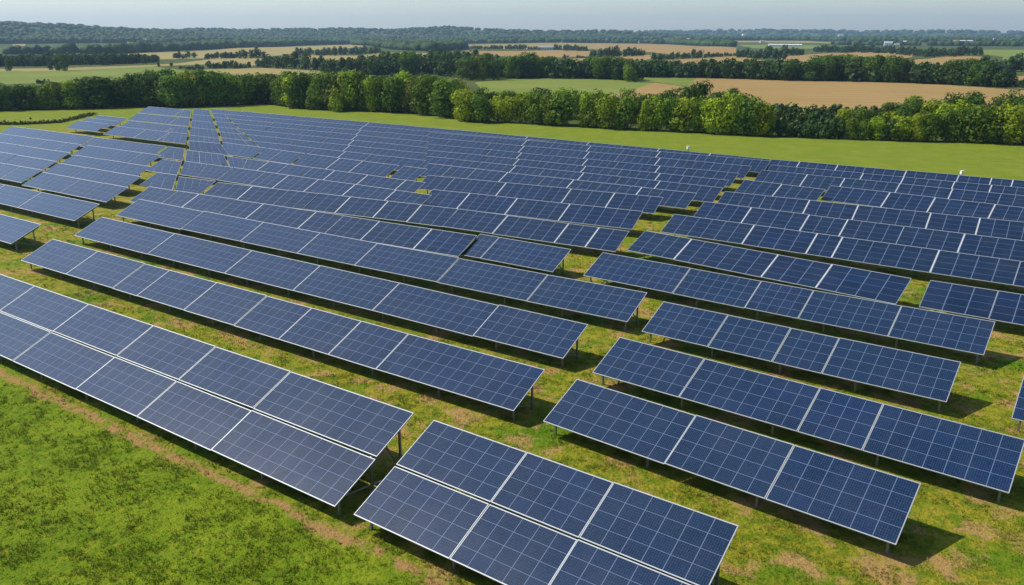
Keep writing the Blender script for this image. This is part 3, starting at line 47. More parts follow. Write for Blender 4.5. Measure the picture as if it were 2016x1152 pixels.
WOOD_MID=[[114.8,356.0,8.46,5.92],[67.6,149.0,3.7,4.3],[-65.5,439.0,10.03,8.83],[174.1,311.0,8.05,5.75],[-64.5,439.0,10.02,9.41],[114.8,357.0,8.46,7.56],[-128.0,211.0,5.56,3.83],[-55.5,451.0,10.21,8.99],[136.8,350.0,8.44,8.88],[50.4,168.0,3.93,4.31],[23.7,372.0,8.35,8.35],[60.0,152.0,3.66,2.6],[154.3,339.0,8.34,8.84],[-63.7,436.0,9.86,7.96],[146.0,342.0,8.32,7.22],[53.0,168.0,3.94,4.05],[-121.9,213.0,5.48,5.48],[141.6,348.0,8.38,7.5],[26.7,374.0,8.35,6.01],[137.5,346.0,8.29,7.35],[103.4,364.0,8.41,9.0],[14.2,382.0,8.49,9.99],[103.5,366.0,8.44,9.27],[117.7,358.0,8.35,10.08],[69.7,179.0,4.25,2.89],[138.9,346.0,8.23,8.77],[167.8,331.0,8.19,7.43],[-59.2,421.0,9.38,8.16],[-41.2,430.0,9.52,9.04],[61.1,164.0,3.85,2.95],[65.5,151.0,3.62,2.76],[-7.2,377.0,8.29,6.95],[-129.2,210.0,5.42,4.0],[169.7,319.0,7.93,8.64],[58.3,152.0,3.57,3.17],[97.4,375.0,8.49,6.58],[107.9,360.0,8.23,9.11],[47.0,156.0,3.56,3.04],[31.5,373.0,8.17,7.07],[173.2,315.0,7.84,5.42],[173.0,318.0,7.89,6.92],[114.4,363.0,8.27,8.42],[102.2,373.0,8.4,8.22],[5.8,374.0,8.08,9.35],[110.3,361.0,8.14,9.43],[176.3,317.0,7.82,7.59],[68.5,179.0,4.13,3.03],[75.9,176.0,4.13,3.27],[42.2,369.0,7.99,6.2],[55.8,154.0,3.52,4.13],[-36.9,427.0,9.2,8.99],[110.5,363.0,8.13,6.3],[14.2,385.0,8.25,7.2],[-68.0,415.0,8.99,6.55],[147.9,342.0,7.96,5.81],[29.3,371.0,7.95,5.71],[-63.4,415.0,8.94,10.82],[167.0,326.0,7.8,5.32],[59.8,165.0,3.73,2.95],[163.3,330.0,7.82,9.27],[-39.8,451.0,9.61,10.74],[159.1,331.0,7.79,9.22],[63.0,164.0,3.72,3.53],[170.7,330.0,7.84,7.69],[160.1,333.0,7.79,6.45],[51.7,357.0,7.59,6.67],[55.1,167.0,3.69,3.33],[-127.9,214.0,5.23,4.35],[113.9,362.0,7.96,6.7],[61.7,183.0,4.05,4.88],[-68.4,421.0,8.94,9.49],[-44.5,421.0,8.87,8.37],[65.2,180.0,4.01,4.31],[145.5,345.0,7.83,6.1],[96.4,376.0,8.11,9.84],[32.0,378.0,7.92,7.47],[-35.4,460.0,9.62,6.77],[125.7,359.0,7.92,7.73],[-29.2,389.0,8.12,9.89],[45.1,367.0,7.69,8.03],[-68.2,415.0,8.74,8.65],[33.5,377.0,7.86,7.65],[-48.0,433.0,9.01,7.79],[46.5,364.0,7.56,7.08],[-17.7,421.0,8.68,7.1],[-3.0,378.0,7.78,5.41],[56.7,166.0,3.61,3.99],[26.5,372.0,7.67,9.21],[18.7,374.0,7.69,8.5],[26.0,380.0,7.82,5.63],[-123.7,213.0,5.05,3.53],[164.6,337.0,7.68,5.42],[107.3,361.0,7.71,6.77],[159.7,335.0,7.56,8.78],[168.8,329.0,7.53,8.82],[171.6,322.0,7.43,6.47],[134.7,356.0,7.75,9.09],[111.5,358.0,7.63,7.01],[163.4,329.0,7.47,8.95],[74.2,177.0,3.9,3.34],[44.7,359.0,7.35,5.75],[-75.8,427.0,8.8,9.08],[-69.5,421.0,8.63,10.19],[72.9,178.0,3.87,3.86],[-21.3,399.0,8.03,6.28],[162.2,328.0,7.35,5.42],[18.7,381.0,7.64,5.96],[68.7,389.0,7.91,8.74],[169.7,324.0,7.32,8.75],[63.6,381.0,7.73,9.12],[120.6,353.0,7.46,5.71],[60.0,183.0,3.85,2.76],[55.8,185.0,3.86,3.81],[-1.6,403.0,8.05,6.09],[-73.2,418.0,8.47,7.59],[-8.4,433.0,8.62,10.0],[-62.3,445.0,8.93,6.56],[-26.3,412.0,8.19,6.45],[-73.6,418.0,8.4,10.11],[-14.5,439.0,8.69,8.95],[-44.2,445.0,8.84,7.44],[-33.7,400.0,7.93,5.89],[-25.2,487.0,9.63,7.82],[77.8,176.0,3.8,3.23],[165.0,326.0,7.21,7.25],[157.9,336.0,7.32,6.91],[-50.7,466.0,9.24,10.59],[-22.1,508.0,10.02,7.25],[57.3,184.0,3.79,2.62],[74.7,382.0,7.63,5.55],[90.6,383.0,7.71,9.16],[-61.1,460.0,9.09,6.81],[107.6,369.0,7.52,5.38],[97.8,372.0,7.52,5.29],[-8.4,415.0,8.11,9.32],[86.2,382.0,7.65,6.22],[58.1,183.0,3.75,3.31],[67.2,180.0,3.75,2.88],[104.7,365.0,7.38,5.16],[-41.1,418.0,8.16,8.93],[-66.5,409.0,8.04,8.4],[49.4,364.0,7.12,5.49],[51.2,155.0,3.16,3.51],[109.2,367.0,7.4,7.49],[22.1,373.0,7.21,8.52],[84.3,379.0,7.49,8.36],[93.5,374.0,7.43,6.4],[118.8,359.0,7.27,6.66],[-30.6,463.0,8.92,9.16],[109.1,367.0,7.36,5.45],[87.2,378.0,7.45,7.54],[29.8,375.0,7.22,7.73],[73.2,382.0,7.45,6.62],[101.2,367.0,7.28,5.04],[113.6,352.0,7.07,6.17],[122.1,352.0,7.12,5.94],[93.4,375.0,7.38,8.07],[62.4,386.0,7.46,7.52],[-19.9,463.0,8.84,8.76],[58.0,387.0,7.44,8.62],[-62.3,421.0,8.08,7.19],[-47.1,514.0,9.79,10.0],[49.4,365.0,6.98,7.76],[23.8,375.0,7.12,5.67],[36.4,376.0,7.14,5.51],[63.2,382.0,7.31,6.23],[87.7,373.0,7.22,5.58],[177.4,312.0,6.75,4.6],[102.5,366.0,7.14,6.87],[77.9,377.0,7.22,5.27],[71.3,179.0,3.61,3.32],[178.1,312.0,6.73,7.44],[74.0,386.0,7.36,7.58],[20.8,374.0,7.0,6.63],[58.5,165.0,3.27,2.8],[97.7,368.0,7.1,5.57],[-57.3,415.0,7.81,8.05],[53.2,154.0,3.03,3.53],[125.3,359.0,7.07,5.68],[111.0,362.0,7.04,4.88],[-65.2,424.0,7.97,5.54],[265.8,448.0,9.66,9.04],[34.9,371.0,6.9,7.51],[80.3,380.0,7.19,8.69],[179.8,316.0,6.73,4.73],[178.7,309.0,6.6,6.16],[108.0,366.0,7.04,7.15],[-42.1,496.0,9.18,8.0],[179.1,309.0,6.58,5.37],[94.1,380.0,7.19,6.71],[166.2,335.0,6.86,7.33],[-44.5,544.0,10.01,9.42],[66.5,381.0,7.09,8.54],[32.3,375.0,6.89,8.37],[-79.8,421.0,7.83,5.63],[-76.8,424.0,7.84,5.97],[62.9,151.0,2.97,2.27],[-124.1,487.0,9.12,7.8],[29.2,375.0,6.82,6.35],[110.7,359.0,6.81,7.25],[99.7,371.0,6.96,8.19],[94.0,370.0,6.91,6.49],[27.7,377.0,6.84,7.57],[-75.2,418.0,7.68,8.98],[102.1,374.0,7.01,6.54],[120.5,354.0,6.74,5.01],[161.7,329.0,6.6,7.78],[-55.0,427.0,7.74,8.72],[92.0,378.0,6.96,4.79],[-22.4,433.0,7.75,8.06],[167.5,328.0,6.58,7.24],[-83.1,421.0,7.65,6.04],[-70.7,412.0,7.42,5.78],[176.4,307.0,6.27,7.08],[118.1,355.0,6.62,4.81],[63.9,381.0,6.82,5.33],[59.3,383.0,6.83,8.13],[63.7,181.0,3.38,2.86],[60.0,387.0,6.89,7.78],[58.5,393.0,6.99,6.86],[99.3,377.0,6.82,7.65],[57.4,394.0,6.96,6.24],[-53.7,442.0,7.77,8.89],[-59.7,439.0,7.7,8.12],[-12.4,451.0,7.84,6.31],[54.2,153.0,2.82,2.75],[84.8,384.0,6.82,6.75],[71.9,390.0,6.85,6.84],[94.4,373.0,6.64,6.73],[69.8,388.0,6.77,6.66],[52.5,155.0,2.8,2.26],[90.5,377.0,6.63,6.55],[49.8,156.0,2.8,3.3],[73.7,388.0,6.75,4.65],[-115.2,475.0,8.34,9.15],[100.9,369.0,6.52,4.82],[122.8,358.0,6.45,6.25],[160.5,338.0,6.37,7.14],[119.9,357.0,6.41,7.09],[-38.6,496.0,8.42,5.8],[-84.4,421.0,7.26,7.68],[66.3,384.0,6.52,5.88],[-79.7,424.0,7.21,8.24],[71.2,382.0,6.49,6.68],[158.5,334.0,6.16,4.5],[-79.4,418.0,7.08,7.14],[87.8,374.0,6.39,5.71],[87.5,384.0,6.55,7.13],[162.3,335.0,6.18,6.96],[91.2,379.0,6.45,6.45],[-129.7,490.0,8.37,8.57],[159.8,340.0,6.2,6.74],[-48.6,460.0,7.62,8.05],[91.0,373.0,6.32,7.19],[-79.1,421.0,7.05,8.31],[-45.9,484.0,8.0,8.37],[182.4,310.0,5.89,5.95],[177.7,309.0,5.83,5.62],[-83.8,427.0,7.11,5.12],[60.2,383.0,6.29,5.02],[59.6,387.0,6.34,4.62],[-36.8,514.0,8.33,6.18],[57.2,152.0,2.62,3.0],[-39.4,610.0,9.84,8.24],[83.1,386.0,6.35,6.59],[-87.0,424.0,6.95,6.75],[-79.3,421.0,6.86,7.79],[275.0,442.0,8.33,7.57],[-18.1,487.0,7.79,8.15],[-34.1,529.0,8.46,9.8],[74.4,378.0,6.08,5.05],[251.0,454.0,8.18,8.8],[88.6,378.0,6.08,4.22],[260.1,445.0,8.05,5.64],[-106.1,475.0,7.58,6.45],[-83.4,424.0,6.72,6.16],[-43.0,586.0,9.11,7.96],[79.5,387.0,6.1,4.93],[81.4,379.0,5.97,6.1],[-142.5,499.0,7.91,9.27],[-94.4,433.0,6.74,5.43],[63.9,384.0,5.91,4.55],[86.6,382.0,5.94,5.35],[82.4,386.0,5.95,4.91],[76.6,378.0,5.79,4.87],[-91.6,433.0,6.64,7.02],[77.8,383.0,5.86,5.49],[77.3,385.0,5.88,6.53],[66.8,380.0,5.74,5.65],[82.1,387.0,5.86,6.61],[-81.0,418.0,6.29,4.61],[-86.3,424.0,6.35,6.15],[75.1,378.0,5.62,4.88],[181.4,311.0,5.24,3.8],[-32.4,577.0,8.36,10.03],[-108.3,469.0,6.96,4.77],[-84.5,421.0,6.13,6.0],[-94.7,433.0,6.29,4.37],[-93.9,430.0,6.19,4.59],[182.0,311.0,5.04,4.59],[-89.6,424.0,5.96,5.08],[-101.1,472.0,6.56,5.86],[-96.4,463.0,6.34,4.47],[201.4,673.0,9.3,8.57],[268.6,445.0,6.86,5.28],[-134.4,490.0,6.64,7.81],[91.5,748.0,9.77,9.53],[253.1,448.0,6.65,6.89],[-88.7,424.0,5.53,5.28],[-86.5,427.0,5.55,5.07],[-306.2,505.0,7.49,8.66],[-293.4,511.0,7.45,8.04],[259.7,451.0,6.56,7.63],[-278.2,529.0,7.5,5.11],[-309.8,505.0,7.43,5.64],[-304.9,511.0,7.45,6.38],[-313.9,505.0,7.44,5.76],[-258.6,544.0,7.53,5.4],[268.2,439.0,6.42,7.5],[-315.4,508.0,7.4,6.17],[-92.4,433.0,5.45,6.49],[86.1,748.0,9.2,9.56],[-89.5,424.0,5.28,6.07],[-269.3,532.0,7.26,7.25],[-293.5,520.0,7.27,6.95],[-94.4,430.0,5.35,5.03],[-266.6,553.0,7.46,5.96],[-288.8,532.0,7.35,5.15],[-313.2,508.0,7.24,7.07],[-201.1,676.0,8.52,8.55],[-316.9,505.0,7.2,6.0],[-287.3,553.0,7.52,7.66],[-321.5,508.0,7.24,5.59],[-92.4,427.0,5.26,3.9],[-285.7,514.0,7.06,7.2],[-269.9,541.0,7.21,6.39],[-259.9,556.0,7.31,6.99],[-289.1,529.0,7.15,7.92],[-286.6,541.0,7.21,6.49],[-277.2,541.0,7.12,5.85],[-286.5,559.0,7.34,6.27],[-301.3,526.0,7.08,7.33],[-279.7,526.0,6.95,8.39],[-253.5,559.0,7.15,8.06],[-258.7,538.0,6.87,7.88],[268.1,841.0,10.07,9.2],[-305.7,502.0,6.7,7.24],[-295.1,529.0,6.9,7.78],[-284.9,520.0,6.71,5.05],[-277.8,550.0,6.95,7.33],[-327.1,517.0,6.89,7.17],[201.1,655.0,7.71,6.21],[-267.3,547.0,6.8,5.96],[-316.1,514.0,6.71,6.28],[-293.3,520.0,6.58,7.67],[-266.8,547.0,6.7,7.3],[-261.7,562.0,6.82,7.58],[-302.3,511.0,6.53,6.0],[-277.9,541.0,6.68,8.13],[-302.0,517.0,6.52,7.42],[-280.0,538.0,6.6,6.71],[-282.0,538.0,6.61,5.36],[-307.5,520.0,6.55,5.74],[-297.9,526.0,6.53,5.32],[103.0,757.0,8.24,6.99],[-171.3,829.0,9.1,7.22],[-297.6,520.0,6.44,7.22],[-305.6,523.0,6.51,4.91],[108.8,760.0,8.24,7.91],[-291.2,541.0,6.57,6.83],[-288.9,538.0,6.49,6.07],[409.1,778.0,9.34,8.82],[-275.0,556.0,6.58,7.85],[-303.4,511.0,6.28,4.55],[-299.7,520.0,6.33,4.38],[-258.2,556.0,6.44,6.62],[366.0,751.0,8.75,8.79],[-294.1,508.0,6.14,4.66],[-258.5,565.0,6.49,6.92],[183.9,304.0,3.7,3.97],[193.0,703.0,7.57,5.37],[-290.3,526.0,6.22,4.95],[-305.2,502.0,6.08,5.74],[204.0,652.0,7.04,7.77],[82.4,748.0,7.74,6.45],[-256.8,559.0,6.32,6.63],[76.1,736.0,7.6,7.72],[-303.3,505.0,6.05,4.77],[-268.9,544.0,6.23,5.2],[-304.7,508.0,6.08,6.93],[-250.6,562.0,6.31,4.48],[-207.6,664.0,7.11,8.04],[-173.6,868.0,9.04,6.58],[-259.2,541.0,6.11,6.95],[402.1,772.0,8.86,6.49],[-287.9,520.0,6.02,4.17],[-285.0,529.0,6.08,5.53],[196.2,664.0,7.0,4.92],[149.4,706.0,7.28,5.82],[-279.7,538.0,6.1,7.27],[-250.1,571.0,6.24,5.98],[-253.4,571.0,6.25,7.07],[-260.4,553.0,6.1,7.0],[-262.0,559.0,6.16,5.37],[-256.8,571.0,6.24,4.52],[-305.3,523.0,6.02,4.67],[-255.2,556.0,6.07,5.31],[-158.0,868.0,8.75,10.0],[195.8,676.0,6.97,5.06],[-298.8,517.0,5.8,5.04],[-287.8,541.0,5.94,6.22],[372.1,802.0,8.56,6.56],[-285.5,544.0,5.93,5.28],[401.6,982.0,10.24,12.11],[-304.6,517.0,5.79,4.14],[-315.1,508.0,5.76,5.71],[-268.4,544.0,5.84,5.71],[-262.7,556.0,5.92,4.91],[190.5,682.0,6.8,7.15],[191.7,673.0,6.7,5.43],[411.8,1021.0,10.53,8.34],[-154.4,898.0,8.71,9.22],[425.2,787.0,8.54,7.33],[379.4,856.0,8.9,10.0],[-286.5,511.0,5.56,6.35],[-316.3,505.0,5.65,5.14],[-252.4,577.0,5.97,5.81],[376.6,829.0,8.63,7.6],[392.1,763.0,8.13,8.52],[-276.7,550.0,5.83,4.3],[367.3,745.0,7.86,9.59],[-181.8,832.0,8.03,8.64],[-306.0,511.0,5.61,5.53],[-264.6,547.0,5.72,4.09],[-286.6,523.0,5.59,4.01],[-276.0,553.0,5.79,4.98],[-282.2,520.0,5.54,4.49],[426.1,1015.0,10.3,7.41],[-151.0,508.0,4.92,4.96],[153.8,700.0,6.65,7.59],[-316.6,505.0,5.53,4.63],[-253.3,559.0,5.69,4.61],[275.1,841.0,8.2,7.76],[-254.6,583.0,5.89,6.13],[-201.7,853.0,8.11,9.87],[-285.0,562.0,5.83,4.12],[371.1,790.0,8.07,7.12],[-325.3,514.0,5.59,6.15],[-168.3,865.0,8.04,8.46],[-254.7,565.0,5.64,6.39],[-203.7,670.0,6.36,6.91],[-290.8,529.0,5.48,4.35],[-146.5,502.0,4.74,4.86],[114.0,763.0,6.97,7.35],[-161.9,493.0,4.68,4.93],[-252.0,571.0,5.62,5.38],[-273.3,559.0,5.6,5.59],[-37.6,356.0,3.2,2.78],[180.1,307.0,3.18,3.36],[190.0,706.0,6.53,7.28],[-251.9,568.0,5.52,5.96],[188.1,304.0,3.16,3.62],[-35.1,350.0,3.1,2.41],[186.5,706.0,6.41,5.8],[-280.5,562.0,5.51,4.93],[70.7,739.0,6.51,7.34],[-244.7,568.0,5.42,5.71],[97.8,742.0,6.51,5.03],[408.8,1024.0,9.51,7.95],[-212.1,667.0,6.03,6.47],[-181.0,850.0,7.48,7.54],[407.4,934.0,8.77,9.08],[387.7,769.0,7.41,8.05],[-212.0,859.0,7.61,8.69],[109.3,658.0,5.73,6.33],[-165.5,490.0,4.44,3.16],[-157.7,487.0,4.38,3.87],[-164.0,490.0,4.4,5.12],[-217.2,868.0,7.58,5.21],[-249.2,577.0,5.32,4.91],[-249.4,577.0,5.29,3.73],[281.2,847.0,7.51,6.43],[-252.0,589.0,5.38,6.54],[205.6,646.0,5.66,4.1],[128.2,682.0,5.79,4.65],[-174.9,493.0,4.35,4.19],[190.6,304.0,2.98,2.04],[366.5,760.0,6.89,4.97],[-141.8,889.0,7.34,5.33],[427.2,802.0,7.36,7.84],[382.8,1048.0,9.03,7.94],[187.0,306.0,2.9,3.3],[-247.6,595.0,5.2,4.91],[374.5,787.0,7.01,8.42],[380.6,763.0,6.76,7.38],[-250.8,586.0,5.05,5.37],[433.6,793.0,7.13,6.38],[369.4,1024.0,8.58,6.67],[133.0,688.0,5.52,5.76],[-250.2,598.0,5.1,5.52],[66.5,1036.0,8.14,8.13],[182.9,305.0,2.78,3.09],[370.4,805.0,6.91,5.05],[-223.1,667.0,5.43,3.96],[391.9,1042.0,8.58,7.77],[182.7,307.0,2.74,2.88],[-48.6,361.0,2.79,1.9],[398.4,1015.0,8.35,6.08],[55.7,1087.0,8.33,8.41],[401.4,1015.0,8.34,7.18],[-247.2,583.0,4.83,3.55],[-145.1,880.0,6.8,6.52],[-219.9,670.0,5.36,3.73],[-249.4,592.0,4.87,4.76],[-249.5,586.0,4.82,5.01],[372.7,1000.0,8.05,6.59],[398.4,781.0,6.59,4.61],[407.0,955.0,7.78,7.71],[-182.3,823.0,6.28,5.33],[-231.5,673.0,5.3,4.57],[383.3,988.0,7.85,8.92],[-154.5,874.0,6.53,6.29],[-191.9,850.0,6.41,6.49],[-194.5,670.0,5.08,5.0],[-168.2,490.0,3.76,3.71],[114.4,664.0,4.89,5.14],[149.6,694.0,5.13,6.2],[-163.7,871.0,6.4,7.1],[-208.8,865.0,6.39,5.55],[365.5,991.0,7.52,5.95],[411.6,955.0,7.39,8.85],[-33.3,350.0,2.49,2.14],[411.7,973.0,7.44,5.38],[383.4,850.0,6.56,5.09],[-45.9,361.0,2.55,2.96],[-141.6,907.0,6.4,7.69],[-43.1,357.0,2.49,2.57],[363.6,1021.0,7.46,7.0],[139.8,694.0,4.84,5.24],[415.1,1000.0,7.38,7.27],[64.5,1051.0,7.16,4.96],[77.9,1060.0,7.2,5.86],[-262.3,694.0,5.0,5.92],[-268.2,691.0,4.99,4.02],[383.4,997.0,7.15,6.31],[-40.4,358.0,2.41,2.26],[-219.6,682.0,4.79,3.96],[77.5,1015.0,6.75,7.24],[126.4,682.0,4.59,3.34],[-47.4,360.0,2.38,2.17],[-51.2,360.0,2.38,1.71],[-50.1,359.0,2.37,2.39],[284.8,847.0,5.84,5.2],[-247.0,595.0,4.21,4.09],[287.1,847.0,5.84,4.43],[-154.1,499.0,3.4,3.82],[-263.2,673.0,4.7,4.05],[-248.0,589.0,4.15,2.87],[143.7,697.0,4.6,5.33],[-41.8,357.0,2.31,2.57],[-241.2,574.0,3.99,4.24],[-254.6,685.0,4.68,5.55],[-171.1,490.0,3.31,2.71],[-224.3,676.0,4.53,3.36],[-225.7,664.0,4.43,3.66],[-224.5,667.0,4.44,3.06],[394.9,1039.0,6.96,6.71],[-235.2,664.0,4.39,3.19],[72.1,1060.0,6.6,7.5],[-38.6,351.0,2.19,2.29],[-194.5,853.0,5.37,4.03],[60.5,1078.0,6.61,7.5],[-156.8,493.0,3.14,2.9],[68.8,745.0,4.53,4.72],[16.0,1132.0,6.85,8.25],[5.3,1159.0,6.96,7.23],[-268.5,682.0,4.38,3.72],[10.1,1117.0,6.67,5.31],[88.2,1018.0,6.1,4.52],[-234.9,658.0,4.16,3.86],[-61.2,363.0,2.19,1.65],[-3.5,1153.0,6.82,4.69],[-55.5,361.0,2.16,1.95],[81.9,1021.0,6.03,6.93],[371.2,1051.0,6.55,4.66],[-54.3,361.0,2.13,2.41],[-63.9,366.0,2.13,1.94],[120.9,682.0,3.94,4.24],[-217.7,670.0,3.98,2.93],[-65.5,368.0,2.11,2.06],[-232.6,670.0,4.0,4.56],[-169.7,490.0,2.92,2.04],[85.7,1024.0,5.78,5.67],[-233.9,667.0,3.91,3.27],[-59.2,364.0,2.04,1.89],[169.7,739.0,4.15,3.77],[124.1,685.0,3.81,3.63],[-13.6,1132.0,6.15,7.1],[137.4,691.0,3.82,3.99],[-153.8,490.0,2.77,3.36],[-1.2,1138.0,6.08,6.76],[-257.3,676.0,3.85,3.56],[75.5,1054.0,5.62,3.91],[13.0,1135.0,6.01,5.51],[127.1,823.0,4.36,3.16],[-257.3,670.0,3.74,3.31],[43.1,706.0,3.67,3.24],[-53.2,363.0,1.89,2.16],[-57.6,362.0,1.88,1.79],[-56.6,363.0,1.88,1.35],[117.8,673.0,3.47,2.86],[-24.7,1171.0,5.92,4.03],[159.7,706.0,3.55,3.45],[-27.9,1192.0,5.83,5.35],[172.7,733.0,3.59,3.0],[-171.1,472.0,2.37,2.35],[-184.4,330.0,1.77,1.7],[-183.0,332.0,1.76,1.33],[179.6,748.0,3.55,4.2],[-67.4,372.0,1.74,1.67],[-170.1,466.0,2.28,1.87],[-20.5,1180.0,5.41,4.5],[-62.6,365.0,1.69,1.73],[-171.3,466.0,2.26,2.34],[169.7,727.0,3.38,3.3],[-22.6,1180.0,5.29,4.0],[-51.6,1198.0,5.34,5.17],[-60.4,366.0,1.65,1.77],[-16.7,1159.0,5.11,5.84],[2.1,1153.0,5.07,4.79],[-45.2,1198.0,5.26,5.94],[25.0,1099.0,4.69,4.76],[-6.2,1177.0,4.95,3.59],[-48.4,1195.0,5.02,4.81],[180.4,742.0,3.2,2.75],[21.4,1099.0,4.57,4.63],[-42.0,1192.0,4.95,4.69],[203.3,817.0,3.48,3.19],[180.8,760.0,3.19,2.77],[-175.6,469.0,2.03,1.63],[-59.2,1174.0,4.76,4.1],[-8.4,1168.0,4.71,4.35],[-55.4,1210.0,4.83,4.37],[209.6,835.0,3.4,3.11],[184.2,751.0,3.02,3.68],[-184.1,331.0,1.46,1.17],[-182.4,334.0,1.46,1.16],[32.6,1138.0,4.28,4.23],[29.0,1141.0,4.26,3.08],[-29.3,1162.0,4.3,4.17],[-174.8,469.0,1.82,1.93],[-182.6,330.0,1.37,1.0],[-32.2,1153.0,4.1,4.88],[-36.7,1189.0,4.14,4.79],[-38.0,1177.0,4.08,3.59],[55.3,724.0,2.5,3.01],[209.1,817.0,2.9,3.49],[-57.5,1204.0,4.11,3.28],[-179.9,475.0,1.73,1.35],[-179.1,475.0,1.72,1.72],[34.5,1102.0,3.7,2.79],[-187.7,484.0,1.73,2.0],[-181.0,330.0,1.21,1.14],[-180.7,475.0,1.62,1.51],[-188.5,484.0,1.63,1.83],[-183.9,478.0,1.6,1.89],[57.4,727.0,2.26,2.33],[-175.5,475.0,1.55,1.13],[30.6,1132.0,3.38,2.99],[-182.5,478.0,1.37,1.29],[57.9,715.0,1.9,1.75],[223.3,862.0,2.34,2.81],[207.4,817.0,2.21,2.69],[60.2,727.0,1.82,1.38],[220.4,841.0,2.16,2.54],[225.4,865.0,2.1,1.99],[60.7,721.0,1.67,1.16]]
WOOD_STRIPS=[[9,[[-611,853,-626,874],[-559,856,-566,868],[-502,853,-508,862],[-448,853,-454,865],[-399,865,-405,877]]],[9,[[-399,865,-405,877],[-431,1102,-505,1291],[-398,1240,-523,1630],[-384,1525,-458,1822],[-340,1870,-463,2548]]],[9,[[-351,1870,-477,2542],[-214,1375,-386,2485],[-136,1105,-258,2098],[-88,970,-181,2005],[-70,1201,-105,1813]]],[9,[[-188,1792,-230,2191],[-62,1885,-71,2143],[74,1891,76,1948],[219,1972,223,2005],[343,1870,347,1894],[340,1330,391,1531]]],[9,[[519,2242,1001,4333],[660,2368,1175,4222],[762,2338,1377,4231],[795,2131,1453,3898],[814,1936,899,2140]]],[8,[[618,1654,623,1669],[699,1582,705,1597],[771,1513,779,1528],[831,1438,860,1489],[884,1369,1042,1615]]],[9,[[778,1903,1660,4069],[890,1903,1865,3994],[1028,1951,2070,3937],[1120,1912,2300,3934],[1204,1867,2507,3895]]],[9,[[-963,1348,-1139,1600],[-891,1357,-1070,1633],[-844,1408,-1004,1678],[-806,1486,-932,1723],[-749,1543,-878,1813],[-693,1618,-819,1918],[-642,1732,-760,2053],[-581,1852,-811,2590],[-555,2161,-657,2566],[-459,2299,-512,2569],[-318,2233,-377,2650],[-208,2431,-222,2608],[-68,2389,-75,2650],[71,2458,77,2668],[214,2500,231,2701],[368,2575,390,2731]]],[9,[[-1160,1630,-1139,1600],[-1091,1672,-1069,1636],[-1021,1720,-999,1681],[-951,1777,-925,1729],[-909,1909,-874,1834],[-837,2008,-803,1924],[-929,2593,-761,2122],[-806,2695,-775,2587],[-640,2662,-616,2560],[-490,2701,-470,2590]]]]
RIDGES_RAW=[[2500.0,700.0,[-0.7886,-0.6567,-0.536,-0.4775,-0.4299,-0.3953,-0.3648,-0.3283,-0.28],[29.8,36.6,43.7,41.1,30.4,28.1,21.8,15.3,5.9]],[3100.0,600.0,[-0.7886,-0.4444,-0.3953,-0.375,-0.344,-0.3177,-0.3016,-0.28,-0.2359,-0.1795,-0.1336,-0.1045,-0.0753,-0.0459,-0.0047,0.0542,0.101,0.1416,0.1989,0.2548],[19.8,16.3,26.1,31.0,36.2,33.1,29.9,33.4,35.4,37.4,32.4,37.7,42.9,37.8,32.6,27.4,30.8,23.8,15.1,4.9]],[5200.0,900.0,[-0.0636,0.0542,0.1416,0.1875,0.2548,0.2984,0.3251,0.3461,0.3872,0.4367,0.4839,0.536,0.687,0.8652],[8.2,25.7,35.7,37.0,40.8,41.9,36.1,38.7,32.9,33.8,34.7,26.6,23.0,17.8]]]
BUILDINGS=[["barn",44.6,1108.0,19.2],["house",45.6,718.0,4.9],["hall",1184.5,4351.0,48.3],["shed",462.4,1456.0,53.9],["house",-1003.4,1738.0,9.7],["house",-848.5,1696.0,10.5],["house",-688.7,1624.0,12.0],["house",-673.8,1618.0,9.0],["house",-721.9,2047.0,6.3],["house",239.3,2488.0,9.2],["house",1585.2,4156.0,23.1],["hall",687.0,1570.0,13.6],["house",688.1,1537.0,8.5],["hall",741.7,1615.0,19.9],["house",965.5,2065.0,11.5],["hall",1574.1,3025.0,44.8],["house",939.2,1819.0,11.2],["hall",936.6,1777.0,26.3],["house",1090.7,1963.0,7.3],["hall",1110.5,1951.0,33.7],["hall",852.4,1468.0,18.1],["house",844.4,1435.0,8.0],["house",1062.0,2452.0,15.1],["house",542.6,1867.0,9.2],["house",478.2,2335.0,8.6]]
POSTS=[[-59.63,187.0],[26.48,124.48],[55.38,101.05]]


# ------------------------------------------------------------------ helpers
UX, UY = -0.8174, 0.5761          # direction of the panel rows
rnd = random.Random(7)
rng = np.random.default_rng(7)

def world(u, v):
    return (u * UX + v * UY, u * UY - v * UX)

def tag(o, label=None, cat=None, group=None, kind=None):
    if label: o["label"] = label
    if cat: o["category"] = cat
    if group: o["group"] = group
    if kind: o["kind"] = kind
    return o

def link(o, parent=None):
    COL.objects.link(o)
    if parent is not None: o.parent = parent
    return o

def empty(name, loc, rz=0.0):
    o = bpy.data.objects.new(name, None)
    o.empty_display_size = 0.3
    o.location = loc; o.rotation_euler = (0, 0, rz)
    return link(o)

